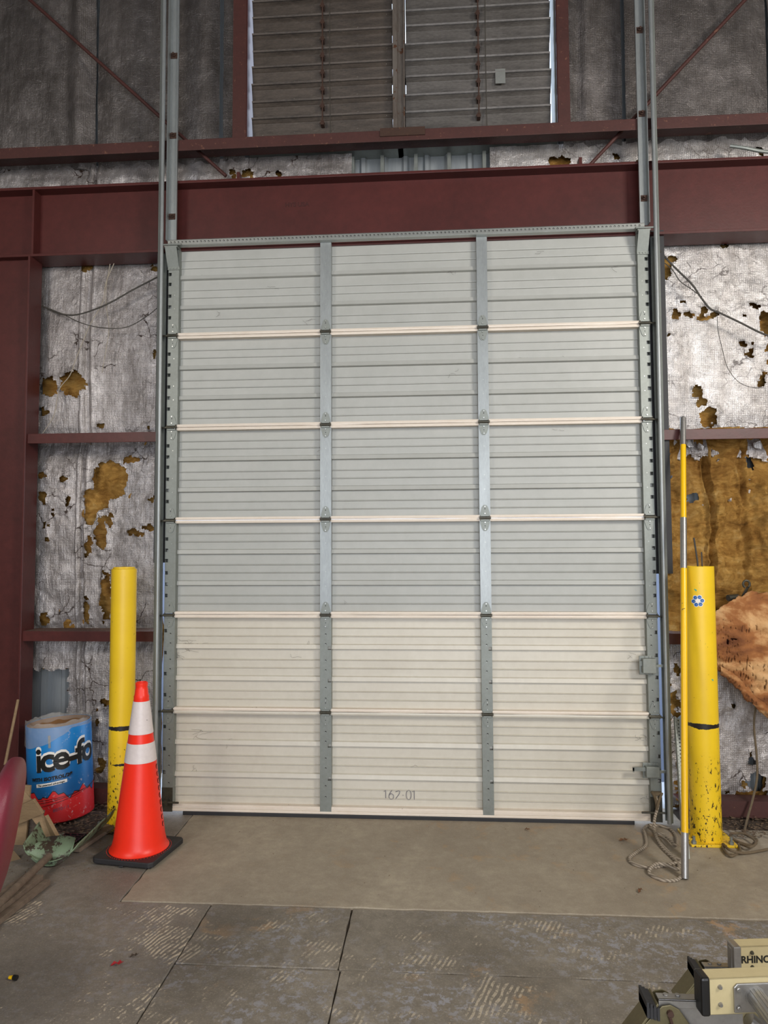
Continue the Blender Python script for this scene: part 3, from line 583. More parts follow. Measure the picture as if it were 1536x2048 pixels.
zn = at(800, 1598, .04).z; x0 = at(768, 1590, .04).x; u = .0078; hN = .058
def S_(pts): return [(x0+a*u, zn+b*u-.004) for a, b in pts]
arc = lambda cx, cy, rx, ry, t0, t1, n=14: [(cx+rx*cos(radians(t0+(t1-t0)*i/n)), cy+ry*sin(radians(t0+(t1-t0)*i/n))) for i in range(n+1)]
strokes('marker_number', [S_([(0, 6.2), (1.4, 7.6), (1.5, 1)]), S_([(6.6, 7.6), (4.6, 4.6)]+arc(5.9, 2.4, 1.9, 2.2, 160, 520)), S_([(9.4, 6.1), (12, 7.2), (12.9, 6.4), (12.2, 4.2), (9.2, .4)]), S_([(15, 3.7), (15.8, 3.4)]), S_(arc(20, 3.9, 2.0, 3.8, 110, 470)), S_([(23, 6.4), (24.4, 7.6), (24.4, .2)])], .0016, M['marker'], door, .0385)
random.seed(11); mb = MB()
for px, py, ln, nn_ in [(395, 553, 10, 6), (545, 575, 8, 3), (905, 535, 14, 6), (905, 745, 10, 3), (440, 628, 9, 3), (612, 640, 14, 3), (372, 1290, 26, 9), (355, 1310, 16, 8), (610, 1290, 12, 3), (585, 1320, 14, 2), (395, 1470, 22, 5), (455, 1480, 20, 4), (640, 900, 8, 2), (1115, 860, 10, 2), (1125, 716, 10, 3), (1285, 1480, 14, 5), (1262, 1310, 12, 3), (1290, 1600, 10, 3), (830, 1530, 8, 2), (390, 1540, 12, 3), (690, 1205, 8, 2), (1080, 500, 12, 2), (1215, 530, 16, 4), (1040, 720, 10, 3)]:
    for q in range(nn_):
        x_, y_ = px+random.uniform(-.6, .6)*ln, py+random.uniform(-.4, .4)*ln; a = random.uniform(0, 6.28); P = []
        for _ in range(5): P.append(at(x_, y_, .036)); a += random.uniform(-.9, .9); x_ += cos(a)*ln*.3; y_ += sin(a)*ln*.18
        mb.tube(P, .0006, 4)
build('cobweb_strand', mb, M['cable'], door)['kind'] = 'stuff'
# ------------------------------------------------------------------ tracks
for nm, X, sx, lean in (('left', -1.772, -1, .012), ('right', 1.388, 1, .012)):
    tr = thing('door_track', 'galvanised vertical door track on the %s side with a shiny rolled lip' % nm, 'door track', None)
    n = 24; zt2 = 6.4
    def PX(z): return X+sx*lean*z/4*(1 if sx > 0 else .6)
    mb = MB(); mb.tube([(PX(z), -.055, z) for z in np.linspace(.03, zt2, n)], .0125, 14); build('rolled_lip', mb, M['galv'], tr, smooth=True)
    mb = MB()
    for i in range(n-1):
        z0 = .03+(zt2-.03)*i/(n-1); z1 = .03+(zt2-.03)*(i+1)/(n-1)
        for (xa_, ya_, xb_, yb_) in ((0+sx*.006, -.055, sx*.026, -.045), (sx*.026, -.045, sx*.026, .015)):
            mb.add([(PX(z0)+xa_, ya_, z0), (PX(z0)+xb_, yb_, z0), (PX(z1)+xb_, yb_, z1), (PX(z1)+xa_, ya_, z1)], [(0, 1, 2, 3)])
    o = build('track_web', mb, M['galv_dull'], tr, fix=False); sm = o.modifiers.new('solid', 'SOLIDIFY'); sm.thickness = .002
    mb = MB(); lo = X+sx*.001; mb.box(min(lo, lo+sx*.034), max(lo, lo+sx*.034), .024, .030, .02, 3.66); build('mounting_angle', mb, M['galv_dull'], tr)
    mb = MB()   # backing angle above the door
    ax0, ax1 = (-1.762, -1.702) if sx < 0 else (1.322, 1.375)
    mb.box(ax0, ax1, .012, .016, zt+.03, zt2); e = ax0 if sx < 0 else ax1-.004; mb.box(e, e+.004, -.03, .012, zt+.03, zt2)
    mb.box(ax1-.006 if sx < 0 else ax0, ax1 if sx < 0 else ax0+.006, .0, .012, zt+.03, zt2); build('backing_angle', mb, M['galv'], tr)
    mb = MB()
    for py in (432, 270, 110): 
        mb = MB(); z = at(341, py, 0).z; cx = (ax0+ax1)/2; mb.cyl((cx, .012, z), (cx, -.004, z), .012, n=6); mb.cyl((cx, -.004, z), (cx, -.02, z), .007, n=8); mb.box(cx-.028, cx+.028, .008, .0118, z-.02, z+.02)
        build('bracket_bolt', mb, M['rust'], tr)
mb = MB(); mb.box(XL0-.10, XL0+.03, .056, .062, 1.60, 3.72); tag(build('weather_strip', mb, M['rubber']), 'black strip sealing the upper left edge of the door', 'seal', 'door edge weather strips')
mb = MB(); mb.box(XR1-.03, XR1+.12, .056, .062, 1.52, 3.72); tag(build('weather_strip', mb, M['rubber']), 'black strip sealing the upper right edge of the door', 'seal', 'door edge weather strips')
# ------------------------------------------------------------------ bollards
def bollard(lab, x, y, r, h, mat, cap=False):
    t = thing('bollard', lab, 'bollard', 'yellow steel bollards', (x, y, 0)); mb = MB()
    mb.lathe([(r, .012), (r, .3), (r, .8), (r*1.0, h-.002), (r-.002, h), (r-.008, h), (r-.008, h-.12), (0, h-.12)] if not cap else [(r, .012), (r, .8), (r, h), (r-.01, h+.004), (r-.012, h+.012), (0, h+.016)], n=48)
    build('pipe', mb, mat, t, smooth=True)
    mb = MB(); mb.box(-r-.035, r+.05, -r-.03, r+.04, 0, .014); bp = build('base_plate', mb, mat, t, bevel=.003)
    for sx in (-1, 1):
        for sy in (-1, 1):
            mb = MB(); mb.cyl((sx*(r+.016), sy*(r+.012), .014), (sx*(r+.016), sy*(r+.012), .03), .014, n=6); mb.cyl((sx*(r+.016), sy*(r+.012), .03), (sx*(r+.016), sy*(r+.012), .055), .008, n=10); build('anchor_bolt', mb, M['galv_dull'], t)
    return t
bollard('yellow steel bollard left of the door, behind the orange cone', -1.932, -.2, .0755, 1.565, M['yellow_left'], True)
br = bollard('yellow steel bollard right of the door with a blue flower sticker', 1.546, -.2, .086, 1.572, M['yellow_right'])
def on_cyl(cx, cy, r, ang, z, du, dv): a = ang+du/r; return (cx+r*sin(a), cy-r*cos(a), z+dv)
zs = at(1393, 1202, -.28).z; R_ = .0868; A0 = -.42
mb = MB()
def disc(mb, u, v, r, n, m, lift, rot=0): mb.add([on_cyl(0, 0, R_+lift, A0, zs, u+r*cos(2*pi*i/n+rot), v+r*sin(2*pi*i/n+rot)) for i in range(n)], [tuple(range(n))], m)
disc(mb, 0, 0, .020, 24, 0, .0002)
for i in range(6): disc(mb, .0232*cos(i*pi/3+.1), .0232*sin(i*pi/3+.1), .0138, 14, 0, .0004); disc(mb, .0232*cos(i*pi/3+.1), .0232*sin(i*pi/3+.1), .0112, 8, 1, .0009, .5)
disc(mb, 0, 0, .0105, 6, 0, .001, .5); build('flower_sticker', mb, [M['white'], M['sticker_blue']], br, fix=False)
mb = MB(); 
for u_, v_, s2 in ((-.012, .062, .008), (.07, -.45, .007)): mb = MB(); mb.add([on_cyl(0, 0, R_+.0004, A0, zs, u_+a*s2, v_+b*s2) for a, b in ((-1, .6), (.7, -1), (1, .2), (-.4, 1))], [(0, 1, 2, 3)]); build('paint_fleck', mb, M['sticker_teal'], br, fix=False)
mb = MB(); mb.tube([(.02, .05, 1.4), (.015, .05, 1.60), (.0, .055, 1.74)], .005, 6); mb.tube([(.045, .05, 1.4), (.04, .05, 1.655)], .004, 6); build('wire_end', mb, M['cable'], br)
# ------------------------------------------------------------------ traffic cone
cone = thing('traffic_cone', 'orange traffic cone with two white reflective collars on a black base', 'traffic cone', None, (-1.648, -.585, 0)); cone.rotation_euler = (0, 0, radians(-8))
mb = MB(); hw = .18; c_ = .02
mb.prism([(-hw+c_, -hw), (hw-c_, -hw), (hw, -hw+c_), (hw, hw-c_), (hw-c_, hw), (-hw+c_, hw), (-hw, hw-c_), (-hw, -hw+c_)], 'z', .008, .036)
for sx in (-1, 1):
    for sy in (-1, 1): mb.box(sx*.14-.025, sx*.14+.025, sy*.14-.025, sy*.14+.025, 0, .01)
mb.box(-.01, .015, -hw-.006, -hw+.01, .002, .012); build('base', mb, M['rubber'], cone, bevel=.005)
rz = lambda z: .139+(z-.08)*(.0400-.139)/(.86-.08)
mb = MB(); mb.lathe([(.158, .034), (.160, .040), (.156, .045), (.147, .055), (.1425, .075), (rz(.10), .10), (rz(.5), .5), (rz(.7), .7), (rz(.855), .855), (rz(.86)+.002, .862), (.0375, .872), (.034, .905), (.031, .912), (.034, .925), (.034, .938), (.028, .941), (.024, .90)], n=56); build('cone_body', mb, M['cone'], cone, smooth=True)
mb = MB()
for a in range(64): t_ = 2*pi*a/64; mb.cyl((.170*cos(t_), .170*sin(t_), .036), (.170*cos(t_), .170*sin(t_), .0372), .0022, n=5)
build('base_dot', mb, M['cone'], cone)['kind'] = 'stuff'
for z0, z1 in ((.51, .613), (.662, .838)): mb = MB(); mb.lathe([(rz(z0)+.001, z0), (rz(z0)+.0022, z0+.001), (rz(z1)+.0022, z1-.001), (rz(z1)+.001, z1)], n=56); build('reflective_collar', mb, M['reflective'], cone, smooth=True)
mb = MB()
for k in range(9):
    z = .475-k*.039; a0 = radians(109); rr_ = rz(z)+.0012
    mb.tube([((rr_)*sin(a0-q), -(rr_)*cos(a0-q), z+w_) for q, w_ in ((.10, .013), (.16, .010), (.19, 0), (.16, -.010), (.09, -.013))], .0022, 5)
build('worn_lettering', mb, M['print_black'], cone)['kind'] = 'stuff'
def bend_cone(co):   # vertical lettering running down the right flank
    z = .46-co.x-.02; a = radians(64)+co.y/rz(z); r = rz(z)+.0012+co.z; return Vector((r*sin(a), -r*cos(a), z))
# ------------------------------------------------------------------ fibre drum
DX, DY, DR, DH = -2.372, -.07, .192, .575
drum = thing('fibre_drum', 'blue and red round cardboard drum with a snow-capped ice melt logo', 'drum', None, (DX, DY, 0)); drum.rotation_euler = (radians(0), radians(-3.2), 0); drum.location.z = .02
td = NT('blue_red_drum_print'); sp = td.n('ShaderNodeSeparateXYZ'); td.l(td.tc, sp.inputs[0]); ang = td.math('ARCTAN2', sp.outputs[0], td.math('MULTIPLY', sp.outputs[1], -1.0))
def tri(f, amp, ph):
    x = td.math('FRACT', td.math('ADD', td.math('MULTIPLY', ang, f), ph)); return td.math('MULTIPLY', td.math('ABSOLUTE', td.math('SUBTRACT', x, .5)), amp*2)
ridge = td.math('ADD', td.math('ADD', tri(1.15, .045, .62), tri(3.1, .022, .2)), .135)
isred = td.math('LESS_THAN', sp.outputs[2], ridge); line = td.math('LESS_THAN', td.math('ABSOLUTE', td.math('SUBTRACT', sp.outputs[2], ridge)), .0028)
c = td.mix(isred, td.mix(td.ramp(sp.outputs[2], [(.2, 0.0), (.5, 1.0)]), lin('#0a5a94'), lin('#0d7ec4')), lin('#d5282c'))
for z_, k_ in ((.142, .02), (.128, .03), (.108, .04)):
    zz_ = td.math('ADD', z_, td.math('MULTIPLY', ang, k_)); c = td.mix(td.math('LESS_THAN', td.math('ABSOLUTE', td.math('SUBTRACT', sp.outputs[2], zz_)), .0018), c, lin('#3a0d10'))
c = td.mix(line, c, lin('#1c1012')); c = td.mix(td.math('MULTIPLY', td.ramp(td.noise(34, 6, .8), [(.58, 0.0), (.64, .8)]), td.ramp(td.noise(4.2, 3), [(.5, 0.0), (.62, 1.0)])), c, lin('#c9c2c0'))
M['drum'] = td.out(c, .36, 0, td.bump(td.noise(9, 4), .15, .01))
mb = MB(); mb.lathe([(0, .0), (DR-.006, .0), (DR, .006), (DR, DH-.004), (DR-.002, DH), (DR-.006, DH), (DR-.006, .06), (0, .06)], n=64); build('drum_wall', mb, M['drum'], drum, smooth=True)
mb = MB(); mb.lathe([(DR-.0065, DH-.002), (DR-.0065, .30), (0, .29)], n=64); build('lining', mb, M['card'], drum, smooth=True)
def bend_drum(lift, zc, a0, slope=0):
    def f(co): a = a0+co.x/DR; r = DR+lift+co.z; return Vector((r*sin(a), -r*cos(a), zc+co.y+slope*co.x))
    return f
A = radians(43)
text('logo_snow', 'ice-fo', .205, M['white'], drum, None, .0085, .0005, 0, .86, bend_drum(.0012, .338, A, .07))
text('logo_letters', 'ice-fo', .205, M['print_black'], drum, None, .0055, .0005, 0, .86, bend_drum(.0026, .326, A, .07))
text('print_line', 'WITH ISOTROL/2\u00ae', .029, M['print_black'], drum, None, .0016, .0004, 0, 1.05, bend_drum(.0012, .262, radians(12), .08))
mb = MB(); w_, h_ = .185, .020; q = []
for i in range(25):
    x = -w_/2+w_*i/24; q.append(x)
b_ = bend_drum(.001, .238, radians(12), .10)
for i in range(24): mb.add([b_(Vector((q[i], -h_/2, 0))), b_(Vector((q[i+1], -h_/2, 0))), b_(Vector((q[i+1], h_/2, 0))), b_(Vector((q[i], h_/2, 0)))], [(0, 1, 2, 3)])
build('print_label', mb, M['white'], drum, fix=False)
text('label_text', 'The patented advantage.', .0165, M['print_black'], drum, None, .0004, .0003, 0, 1, bend_drum(.002, .2325, radians(12), .10))
text('stamp_print', '8070\u00b7/\u00b71', .028, M['marker'], drum, None, 0, .0003, 0, 1, bend_drum(.0012, .075, radians(28), .14))
mb = MB(); b_ = bend_drum(.002, .50, radians(12), 0); mb.add([b_(Vector((x, y, 0))) for x, y in ((-.007, -.045), (.007, -.045), (.007, .03), (-.007, .03))], [(0, 1, 2, 3)]); build('clip_tab', mb, M['galv'], drum, fix=False)
# crumpled plastic liner over the rim
mb = MB(); n = 96; rows = []
for k, (rr, zz) in enumerate(((.80, -.02), (.90, .012), (.97, .02), (1.012, .008), (1.02, -.02), (1.02, -.05), (1.03, -.08))):
    for i in range(n):
        a = 2*pi*i/n; nz = noise.noise(Vector((cos(a)*3, sin(a)*3, k*.9)))
        front = max(0, cos(a-(-pi*.72)))
        drop = (.25+1.3*front) if k > 3 else 1
        r = DR*(rr+.02*nz*(1 if k > 3 else 2)); mb.v.append((r*cos(a), r*sin(a), DH+zz*drop+(.022*nz if k < 3 else .012*nz)))
for k in range(6):
    for i in range(n): mb.f.append((k*n+i, k*n+(i+1) % n, (k+1)*n+(i+1) % n, (k+1)*n+i)); mb.m.append(0)
build('plastic_liner', mb, M['film'], drum, smooth=80, fix=False)
# ------------------------------------------------------------------ yellow telescopic pole
a = fl(1370, 1757, .005); a = Vector((a.x, a.y, .006)); b = at(1366, 833, .015); d = b-a
pole = thing('telescopic_pole', 'long yellow and silver pole leaning beside the right bollard', 'pole', None, tuple(a))
def zpix(y):                                   # fraction along pole at photo row y
    lo, hi = 0, 1
    for _ in range(30):
        mid = (lo+hi)/2; P = a+d*mid; v = np.array(P)-CAM; yy = 1024-FPX*(v@UP)/(v@FW)
        if yy > y: lo = mid
        else: hi = mid
    return lo
for y0, y1, r, mt, nm in ((1757, 1665, .0185, 'alu', 'ferrule'), (1668, 1135, .0175, 'pole_yellow', 'lower_tube'), (1137, 1036, .0185, 'alu', 'clamp_sleeve'), (1038, 888, .0165, 'pole_yellow', 'upper_tube'), (890, 836, .0175, 'alu', 'tip_sleeve')):
    mb = MB(); mb.cyl(d*zpix(y0), d*zpix(y1), r, n=20)
    if nm == 'tip_sleeve': mb.cyl(d*zpix(836), d*zpix(829), r, .009, n=20)
    build(nm, mb, M[mt], pole, smooth=True)
mb = MB()
for yy, hh in ((1218, .016), (1205, .008)):
    mb = MB()
    c0 = d*zpix(yy)+Vector((-.003, -.0165, -.004)); k = 14; mb.add([c0+Vector((.012*cos(2*pi*i/k), -.002-.0+abs(cos(2*pi*i/k))*.004, hh*.6*sin(2*pi*i/k))) for i in range(k)], [tuple(range(k))]); build('oval_sticker', mb, M['print_black'], pole)
# ------------------------------------------------------------------ slotted angle leaning on the track
sa = thing('slotted_angle', 'galvanised slotted steel angle leaning against the right door track', 'steel angle', None); a = Vector((1.325, -.47, .004)); b = at(1347, 1436, -.085)
dd = (b-a); L = dd.length; zx = dd.normalized(); xx = Vector((1, 0, 0)); xx = (xx-zx*xx.dot(zx)).normalized(); yy = zx.cross(xx); Rm = Matrix((xx, yy, zx)).transposed().to_4x4(); Mx = Matrix.Translation(a)@Rm
mb = MB(); mb.box(0, .036, 0, .003, 0, L, M=Mx); mb.box(0, .003, -.030, 0, 0, L, M=Mx); build('angle_bar', mb, M['galv_dull'], sa)
mb = MB(); k = 0; z = .02
while z < L-.01: 
    for x_ in (.010, .026): mb.cyl(Mx@Vector((x_, -.0005, z+(x_ > .02)*.011)), Mx@Vector((x_, -.0008, z+(x_ > .02)*.011)), .0042, n=8)
    z += .022
build('slot_hole_disc', mb, M['dark'], sa)['kind'] = 'stuff'
# ------------------------------------------------------------------ ropes and cables
def smooth_path(P, n=8):
    P = [Vector(p) for p in P]; Q = [P[0]*2-P[1]]+P+[P[-1]*2-P[-2]]; out = []
    for i in range(1, len(Q)-2):
        for k in range(n):
            t = k/n; p0, p1, p2, p3 = Q[i-1:i+3]; out.append(.5*((2*p1)+(p2-p0)*t+(2*p0-5*p1+4*p2-p3)*t*t+(3*p1-p0-3*p2+p3)*t**3))
    return out+[P[-1]]
def rope(name, P, r, mat, lab, cat, group=None, n=8, parent=None):
    mb = MB(); mb.tube(smooth_path(P), r, n); o = build(name, mb, mat, parent, smooth=True)
    if lab: tag(o, lab, cat, group)
    return o
rr = .0085
kn = at(1312, 1592, -.03)
rope('pull_rope', [kn, at(1316, 1610, -.035), at(1312, 1626, -.04), at(1309, 1640, -.07), fl(1309, 1662, rr), fl(1318, 1682, rr), fl(1345, 1712, rr), fl(1362, 1724, rr), fl(1340, 1728, rr), fl(1300, 1735, rr), fl(1268, 1728, rr), fl(1259, 1716, rr), fl(1275, 1703, rr), fl(1292, 1690, rr), fl(1290, 1668, rr), fl(1288, 1658, rr), fl(1300, 1650, rr), fl(1335, 1655, rr), fl(1352, 1672, rr), fl(1352, 1690, rr*2.6), fl(1330, 1672, rr*2), fl(1312, 1668, rr*3), fl(1325, 1695, rr), fl(1352, 1722, rr), fl(1356, 1738, rr), fl(1320, 1727, rr*3), fl(1302, 1735, rr*3), fl(1300, 1748, rr), fl(1325, 1760, rr), fl(1352, 1760, rr), fl(1364, 1752, rr)], rr, M['rope'], 'grey braided pull rope looped on the floor under the latch', 'rope')
mb = MB(); mb.tube(smooth_path([at(1303, 1583, -.03), at(1309, 1592, -.035), at(1313, 1606, -.035), at(1314, 1618, -.035)]), .009, 8); mb.tube(smooth_path([at(1324, 1586, -.025), at(1320, 1596, -.04), at(1316, 1608, -.045), at(1313, 1620, -.04)]), .008, 8); mb.box(at(1305, 1582, -.02).x, at(1323, 1590, -.02).x, -.03, -.006, at(1305, 1590, -.02).z, at(1323, 1584, -.02).z)
tag(build('rope_knot', mb, M['rope_brown'], smooth=True), 'frayed brown rope knot tied at the door bottom corner', 'rope')
rope('hanging_rope', [at(1512, 1410, .10), at(1508, 1450, .09), at(1513, 1510, .09), at(1514, 1555, .08), at(1505, 1600, .06), at(1494, 1640, .02), fl(1490, 1664, .012), fl(1500, 1672, .01), fl(1514, 1680, .01), fl(1500, 1690, .01), fl(1470, 1680, .012), fl(1462, 1668, .02), fl(1490, 1668, .03), fl(1512, 1684, .03), fl(1500, 1694, .03), fl(1478, 1688, .012), fl(1480, 1702, .012), fl(1462, 1712, .012), fl(1448, 1700, .012), fl(1446, 1688, .012), fl(1460, 1700, .03), fl(1490, 1706, .012), fl(1540, 1698, .012)], .007, M['rope_brown'], 'thin brown rope hanging and coiled right of the right bollard', 'rope')
CB = .11
rope('wall_cable', [at(85, 612, .16), at(110, 624, .12), at(135, 630, CB), at(165, 627, CB), at(215, 608, CB), at(265, 580, CB), at(300, 562, .1), at(326, 548, .05)], .0055, M['cable'], 'thick black cable sagging across the left foil, upper one', 'cable', 'cables across the left foil')
rope('wall_cable', [at(85, 612, .16), at(125, 628, .12), at(160, 645, CB), at(200, 655, CB), at(250, 655, CB), at(290, 635, .1), at(326, 606, .05)], .0028, M['cable'], 'thin black cable sagging across the left foil, lower one', 'cable', 'cables across the left foil')
rope('loose_string', [at(228, 527, .16), at(212, 565, .14), at(205, 605, .13), at(180, 650, .13), at(155, 710, .13), at(140, 750, .13), at(118, 780, .13), at(108, 830, .14), at(86, 866, .16)], .0028, M['cord'], 'pale loose cord dangling diagonally down the left foil to the girt', 'cord', 'pale cords on the left foil')
rope('loose_string', [at(220, 528, .16), at(213, 570, .14), at(212, 610, .13), at(218, 655, .13), at(212, 700, .13), at(204, 745, .14)], .0025, M['cord'], 'shorter pale cord hanging straight down the left foil', 'cord', 'pale cords on the left foil')
rope('wall_cable', [at(1318, 500, .05), at(1340, 525, .1), at(1360, 545, CB), at(1385, 570, CB), at(1402, 595, CB), at(1420, 617, CB), at(1440, 626, CB), at(1480, 645, CB), at(1520, 665, .1), at(1560, 680, .1)], .006, M['cable'], 'thick black cable crossing the bright foil right of the door', 'cable')
rope('wall_cable', [at(1322, 520, .07), at(1345, 540, .1), at(1360, 562, CB), at(1385, 580, CB), at(1404, 594, CB)], .003, M['cable'], 'short thin cable joining the thick one on the right foil', 'cable')
rope('wall_wire', [at(1434, 628, .1), at(1436, 660, CB), at(1445, 700, CB), at(1455, 735, CB), at(1475, 762, CB), at(1500, 774, CB), at(1530, 776, .12)], .002, M['cable'], 'thin black wire curling down the right foil', 'wire')
rope('wall_cable', [at(1460, 292, .1), at(1490, 296, .08), at(1520, 302, .08), at(1560, 306, .08)], .012, M['galv_dull'], 'grey conduit piece below the girt at the far upper right', 'conduit')
# ------------------------------------------------------------------ kraft flap hanging off the right wall
KY = .02
def ruled(name, top, bot, mat, lab, cat, nu=70, nv=50, amp=.03, seed=1, parent=None, yb=.10, yt=.12, bulge=.08, holes=()):
    T = smooth_path(top, 12); B = smooth_path(bot, 12); mb = MB(); keep = []
    for j in range(nv+1):
        for i in range(nu+1):
            u = i/nu; v = j/nv; p = T[int(u*(len(T)-1))].lerp(B[int(u*(len(B)-1))], v)
            jag = .02*noise.fractal(Vector((u*9, 0 if v < .5 else 5, seed)), 1, 2, 4)*(1 if v in (0, 1) else 0)
            y = -bulge*sin(pi*v)-amp*noise.fractal(Vector((p.x*6, p.z*7, seed)), 1, 2.1, 5)-amp*.6*abs(noise.noise(Vector((p.x*3+p.z*14, p.z*3-p.x*4, seed+4))))
            mb.v.append((p.x, p.y+y, p.z+jag))
    for j in range(nv):
        for i in range(nu):
            u, v = (i+.5)/nu, (j+.5)/nv
            if any(((u-a)/c)**2+((v-b)/d_)**2 < 1+.7*noise.noise(Vector((u*25, v*25, 3))) for a, b, c, d_ in holes): continue
            q = j*(nu+1)+i; mb.f.append((q, q+1, q+nu+2, q+nu+1)); mb.m.append(0)
    o = build(name, mb, mat, parent, smooth=80, fix=False); so = o.modifiers.new('solid', 'SOLIDIFY'); so.thickness = .002
    if lab: tag(o, lab, cat)
    return o
ruled('kraft_flap', [at(1420, 1230, KY), at(1440, 1212, KY), at(1468, 1198, KY), at(1500, 1188, KY), at(1560, 1178, KY), at(1640, 1180, KY)],
      [at(1422, 1335, KY), at(1440, 1345, KY), at(1470, 1364, KY), at(1500, 1395, KY), at(1540, 1425, KY), at(1620, 1450, KY)], M['kraft'], 'torn tan kraft backing curling off the wall behind the right bollard', 'torn insulation', holes=((.27, .52, .018, .04), (.34, .48, .04, .014)), bulge=.05, nu=90, nv=70)
ruled('kraft_fold', [at(1440, 1330, KY-.03), at(1475, 1352, KY-.03), at(1505, 1385, KY-.03), at(1560, 1432, KY-.03)], [at(1440, 1348, KY-.03), at(1465, 1368, KY-.03), at(1500, 1405, KY-.03), at(1560, 1458, KY-.03)], M['kraft'], 'long folded lower edge of the torn kraft backing at right', 'torn insulation', bulge=.02, amp=.012, nv=10)
mb = MB(); c0 = at(1490, 1168, .08); mb.tube([c0+Vector((.02*cos(t), -.02, .022*sin(t))) for t in np.linspace(-1, 4.2, 16)], .007, 8); mb.tube([c0+Vector((.01, -.015, -.02)), at(1484, 1195, .1)], .008, 8); mb.cyl(at(1456, 1196, .08), at(1475, 1194, .1), .02, n=10)
tag(build('wall_hook', mb, M['hinge_pin'], smooth=True), 'small dark metal hook above the torn kraft backing', 'hook')
# ------------------------------------------------------------------ maroon chair at the left edge
chair = thing('office_chair', 'maroon vinyl chair whose back shows at the lower left edge', 'chair', None, (-1.79, -2.2, 0))
def pad(cx, cy, cz, hx, hy, hz, e, Rz, Ry, nu=36, nv=24):
    mb = MB(); R0 = Matrix.Rotation(Rz, 3, 'Z')@Matrix.Rotation(Ry, 3, 'Y'); sg = lambda c, p: math.copysign(abs(c)**p, c)
    for j in range(nv+1):
        ph = -pi/2+pi*j/nv
        for i in range(nu):
            th = 2*pi*i/nu; p = Vector((hx*sg(cos(ph), .6)*sg(cos(th), .7), hy*sg(cos(ph), e)*sg(sin(th), e), hz*sg(sin(ph), e))); p = R0@p; mb.v.append((p.x+cx, p.y+cy, p.z+cz))
    for j in range(nv):
        for i in range(nu): mb.f.append((j*nu+i, j*nu+(i+1) % nu, (j+1)*nu+(i+1) % nu, (j+1)*nu+i)); mb.m.append(0)
    return mb
build('backrest', pad(.345, 0, .742, .045, .21, .225, .62, radians(24), radians(9)), M['vinyl'], chair, smooth=80)
build('seat', pad(-.02, 0, .46, .23, .23, .045, .5, 0, 0), M['vinyl'], chair, smooth=80)
for sx in (-1, 1):
    for sy in (-1, 1): mb = MB(); mb.cyl((sx*.12-.03, sy*.17, .43), (sx*.12-.03+sx*.02, sy*.19, 0), .012, n=10); build('leg', mb, M['black'], chair)
mb = MB(); mb.box(.10, .24, -.02, .02, .425, .437); mb.tube([(.23, 0, .43), (.27, 0, .50), (.30, 0, .65)], .012, 8); build('back_bracket', mb, M['black'], chair)
# ------------------------------------------------------------------ broken pallet, shovel, planks at left
def plank(parent, p0, p1, wdir, w_, t_, mat, name='plank', bev=.002):
    p0 = Vector(p0); p1 = Vector(p1); d = (p1-p0); L = d.length; d.normalize(); wd = Vector(wdir); wd = (wd-d*wd.dot(d)).normalized(); nd = d.cross(wd)
    Mx = Matrix.Translation(p0)@Matrix((d, wd, nd)).transposed().to_4x4(); mb = MB(); mb.box(0, L, -w_/2, w_/2, -t_/2, t_/2, M=Mx); return build(name, mb, mat, parent, bevel=bev)
pal = thing('broken_pallet', 'broken pale wooden pallet pieces beside the ice drum', 'pallet')
plank(pal, at(20, 1560, -.50), at(120, 1692, -.55), (0, .35, 1), .055, .02, M['wood_tan'])
plank(pal, at(-10, 1650, -.52), at(78, 1612, -.56), (0, -.3, 1), .10, .018, M['wood_tan'])
plank(pal, at(40, 1700, -.50), at(50, 1570, -.50), (1, 0, .2), .07, .018, M['wood_tan'])
plank(pal, at(92, 1640, -.52), at(118, 1688, -.60), (.6, -.6, .3), .09, .02, M['wood_tan'])
plank(pal, at(-20, 1775, -.80), at(42, 1718, -.68), (0, .3, 1), .13, .02, M['wood_tan'])
plank(pal, at(-20, 1800, -.80), at(36, 1752, -.74), (0, .3, 1), .03, .03, M['wood_dark'])
plank(pal, at(35, 1640, -.45), at(82, 1650, -.46), (0, .2, 1), .16, .012, M['wood_dark'])
bm_ = thing('timber_board', 'dark weathered boards lying flat below the green scoop', 'board', 'old boards')
for o_, wd_ in ((0, .05), (.055, .04), (.10, .035)):
    pass
A_, B_ = fl(-60, 1862, .03), fl(78, 1758, .03); dn = (B_-A_).normalized(); sd = Vector((-dn.y, dn.x, 0))
plank(bm_, A_, B_, sd, .05, .045, M['wood_dark']); plank(bm_, A_+sd*.055+Vector((0, 0, .006)), B_+sd*.05+Vector((0, 0, .004)), sd, .04, .05, M['wood_dark']); plank(bm_, A_-sd*.05-Vector((0, 0, .012)), B_-sd*.045-Vector((0, 0, .012)), sd, .035, .025, M['wood_dark'])
bd = thing('timber_board', 'narrow brown board lying in the leaves between the scoop and the bollard', 'board', 'old boards'); plank(bd, fl(150, 1700, .02), fl(222, 1652, .02), (0, 1, 0), .06, .022, M['wood_dark'])
gr = thing('floor_grate', 'small black plastic grate lying in the dirt behind the scoop', 'grate'); c0 = fl(138, 1678, .03)
mb = MB()
for i in range(5): mb.box(c0.x-.06, c0.x+.07, c0.y-.06+i*.03, c0.y-.052+i*.03, .024, .036)
for i in range(4): mb.box(c0.x-.06+i*.04, c0.x-.052+i*.04, c0.y-.06, c0.y+.068, .024, .036)
build('grid', mb, M['black'], gr)
